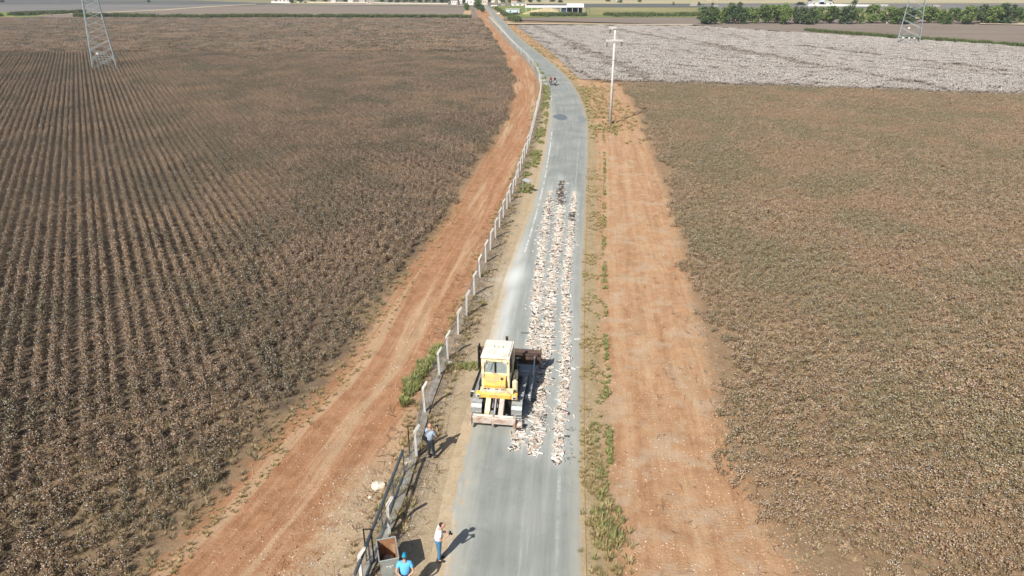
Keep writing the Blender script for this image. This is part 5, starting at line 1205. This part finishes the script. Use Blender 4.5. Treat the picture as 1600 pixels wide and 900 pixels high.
# rear tank and tail
mb = MB(); mb.prism([(-1.0, 1.45), (-1.36, 1.50), (-1.44, 1.72), (-1.36, 1.98), (-1.14, 2.12), (-.98, 2.12), (-.98, 1.45)], 0, CX - .50, CX + .50); part(mb, 'fuel_tank', M['yellow'], bevel=.035)
part(MB().tube((CX + .32, -1.30, 2.0), (CX + .32, -1.34, 2.09), .06, None, 10), 'fuel_cap', M['rust'])
part(MB().box((0, -1.42, 1.48), (1.56, .34, .10)), 'rear_shelf', M['cream'], bevel=.01)
pl = part(MB().box((-.12, -1.48, 1.545), (1.0, .16, .03)), 'data_plate', M['plate'])
for k, xx in enumerate((-.55, -.38, -.05, .0, .05, .24, .33)): MB().box((xx, -1.48, 1.562), ((.14, .1, .03, .03, .03, .06, .06)[k], .09, .008)).build('lettering', M['dark'], pl)
mb = MB(); mb.prism([(-1.40, 1.12), (-1.60, 1.14), (-1.64, 1.36), (-1.60, 1.43), (-1.40, 1.43)], 0, -.70, .68); part(mb, 'rear_crossbeam', M['yellow'], bevel=.012)
for s in (-.84, .84):
    l_ = part(MB().box((s, -1.50, 1.26), (.28, .18, .30)), 'light_bracket', M['yellow'], bevel=.01); MB().box((s, -1.61, 1.24), (.17, .05, .13)).build('rear_light', M['plate'], l_); MB().box((s, -1.64, 1.24), (.11, .02, .08)).build('lens', M['pane'], l_)
part(MB().tube((.80, -.98, 1.12), (.80, -.98, 1.74), .13, None, 14).tube((.80, -.98, 1.74), (.80, -.98, 1.84), .13, .05, 14), 'hydraulic_tank', M['cream'], smooth=False)
part(MB().box((-.82, .2, 1.5), (.1, .12, .7)), 'battery_box', M['dark'])
for s in (-1, 1):
    hr = MB(); pts = [(s * .80, -1.05, 1.10), (s * .80, -1.05, 1.75), (s * .78, -.75, 1.95), (s * .70, -.70, 2.0)]
    for a, b in zip(pts[:-1], pts[1:]): hr.tube(a, b, .018, None, 6)
    part(hr, 'grab_rail', M['dark'])
hl = MB()
for k in range(9):
    p0 = Vector((-.80 + random.uniform(-.1, .12), random.uniform(-.9, .6), random.uniform(1.1, 1.3))); p1 = p0 + Vector((random.uniform(-.06, .06), .35, random.uniform(.1, .4))); p2_ = p1 + Vector((.08, .3, -.2)); hl.tube(p0, p1, .022, None, 5); hl.tube(p1, p2_, .022, None, 5)
part(hl, 'hydraulic_hoses', M['rubber'])
part(MB().box((-.86, -.55, 1.28), (.20, .50, .34)), 'battery_case', M['dark'], bevel=.02); part(MB().box((-.84, .55, 1.22), (.16, .40, .26)), 'valve_block', M['rust'], bevel=.02)
for s in (-.5, .5): MB().box((s, -1.20, 2.86), (.16, .08, .11)).build('work_light', M['plate'], cab, .01)
MB().tube((-.10, -1.10, 2.78), (-.24, -1.11, 2.36), .010, None, 4).build('wiper', M['dark'], cab)
mr = MB(); mr.tube((-.62, .40, 2.5), (-.92, .46, 2.5), .014, None, 5); mr.box((-.94, .46, 2.42), (.05, .16, .30)); mr.build('mirror', M['dark'], cab)
# ripper
for s in (-.36, .28):
    mb = MB(); mb.prism([(-1.35, 1.22), (-1.62, 1.14), (-1.80, 1.02), (-2.32, .62), (-2.30, .40), (-2.10, .40), (-1.40, .86)], 0, s - .115, s + .115); part(mb, 'ripper_arm', M['beam' if s > 0 else 'cream'], bevel=.012)
    part(MB().tube((s - .13, -1.66, 1.0), (s + .13, -1.66, 1.0), .05, None, 10), 'pivot_pin', M['dark'])
mb = MB(); mb.tube((-.02, -1.45, 1.15), (-.02, -2.15, .62), .05, None, 8); mb.tube((-.14, -1.4, 1.05), (-.14, -1.9, .8), .035, None, 6); mb.tube((.10, -1.4, 1.1), (.08, -1.85, .82), .03, None, 6); part(mb, 'ripper_cylinder', M['chrome'])
part(MB().box((-.03, -1.5, .75), (.9, .35, .5)), 'final_drive_case', M['dark'], bevel=.03)
hs = MB()
for a in range(7):
    p0 = Vector((random.uniform(-.25, .2), -1.6, random.uniform(.95, 1.15))); p1 = p0 + Vector((random.uniform(-.1, .1), -.12, -.18)); p2_ = p1 + Vector((random.uniform(-.1, .1), .1, -.2)); hs.tube(p0, p1, .018, None, 5); hs.tube(p1, p2_, .018, None, 5)
part(hs, 'hoses', M['rubber'])
part(MB().box((-.04, -2.38, .50), (1.98, .26, .34)), 'ripper_beam', M['beam'], bevel=.02)
part(MB().box((-.04, -2.34, .675), (1.85, .12, .025)), 'beam_cap', M['roofw'])
for s in (-1.06, .97): part(MB().box((s, -2.40, .46), (.11, .42, .50)), 'end_plate', M['beam'], bevel=.02)
mb = MB(); mb.prism([(-2.30, .75), (-2.46, .75), (-2.52, .30), (-2.38, .10), (-2.30, .12), (-2.36, .32)], 0, -.08, -.01); part(mb, 'ripper_shank', M['beam'])
part(MB().tube((1.05, -2.34, .30), (1.30, -2.34, .30), .16, None, 12), 'drawbar_boss', M['beam'])
# blade, push arms, cylinders
prof = []
for k in range(7): a = R(-48 + 16 * k); prof.append((3.20 - .62 * math.cos(a) + .30, .86 + .55 * math.sin(a)))
back = [(p[0] - .07, p[1]) for p in prof[::-1]]
mb = MB(); mb.prism(prof + back, 0, -1.6, 1.62); part(mb, 'blade', M['rust'])
part(MB().box((0, 2.80, 1.12), (3.1, .10, .12)), 'blade_rib', M['rust']); part(MB().box((0, 2.82, .60), (3.1, .12, .12)), 'blade_rib', M['rust'])
for k in range(5): part(MB().box((-1.4 + k * .7, 2.80, .86), (.06, .12, .44)), 'blade_stiffener', M['rust'])
for s in (-1.62, 1.64): part(MB().box((s, 2.95, .86 if s > 0 else .75), (.06, .5, .95 if s > 0 else 1.3)), 'blade_side', M['rust' if s > 0 else 'dark'])
for s in (-1, 1):
    part(MB().box((s * 1.36, 1.15, .44), (.17, 3.1, .24), (0, 0, s * .02)), 'push_arm', M['track' if s > 0 else 'dark'], bevel=.02)
    part(MB().tube((s * 1.36, 1.7, .55), (s * 1.36, 2.75, 1.05), .045, None, 8), 'tilt_brace', M['chrome' if s > 0 else 'dark'])
    part(MB().tube((s * 1.20, -.2, .46), (s * 1.46, -.2, .46), .13, None, 12), 'trunnion', M['plate'])
    part(MB().tube((s * .55, 1.75, 1.45), (s * .62, 2.60, 1.0), .05, None, 8), 'lift_cylinder', M['chrome'])
part(MB().box((.62, .75, 1.45), (.14, .5, .75)), 'side_guard', M['dark']); part(MB().box((-.62, .75, 1.35), (.14, .5, .6)), 'side_guard', M['dark'])

# ------------------------------------------------------------ air
if HAZE:
    hm_, nt, b = new_mat('summer_haze'); nt.nodes.remove(b); v = N(nt, 'ShaderNodeVolumePrincipled'); v.inputs['Color'].default_value = (.86, .93, 1, 1); v.inputs['Density'].default_value = HAZE; v.inputs['Anisotropy'].default_value = .2
    nt.links.new(v.outputs[0], nt.nodes['Material Output'].inputs['Volume'])
    o = MB().box((0, 4200, 17.5), (16400, 11400, 40)).build('haze', hm_); o['kind'] = 'stuff'
SC.cycles.volume_bounces = 0; SC.cycles.max_bounces = 6; SC.cycles.transparent_max_bounces = 12
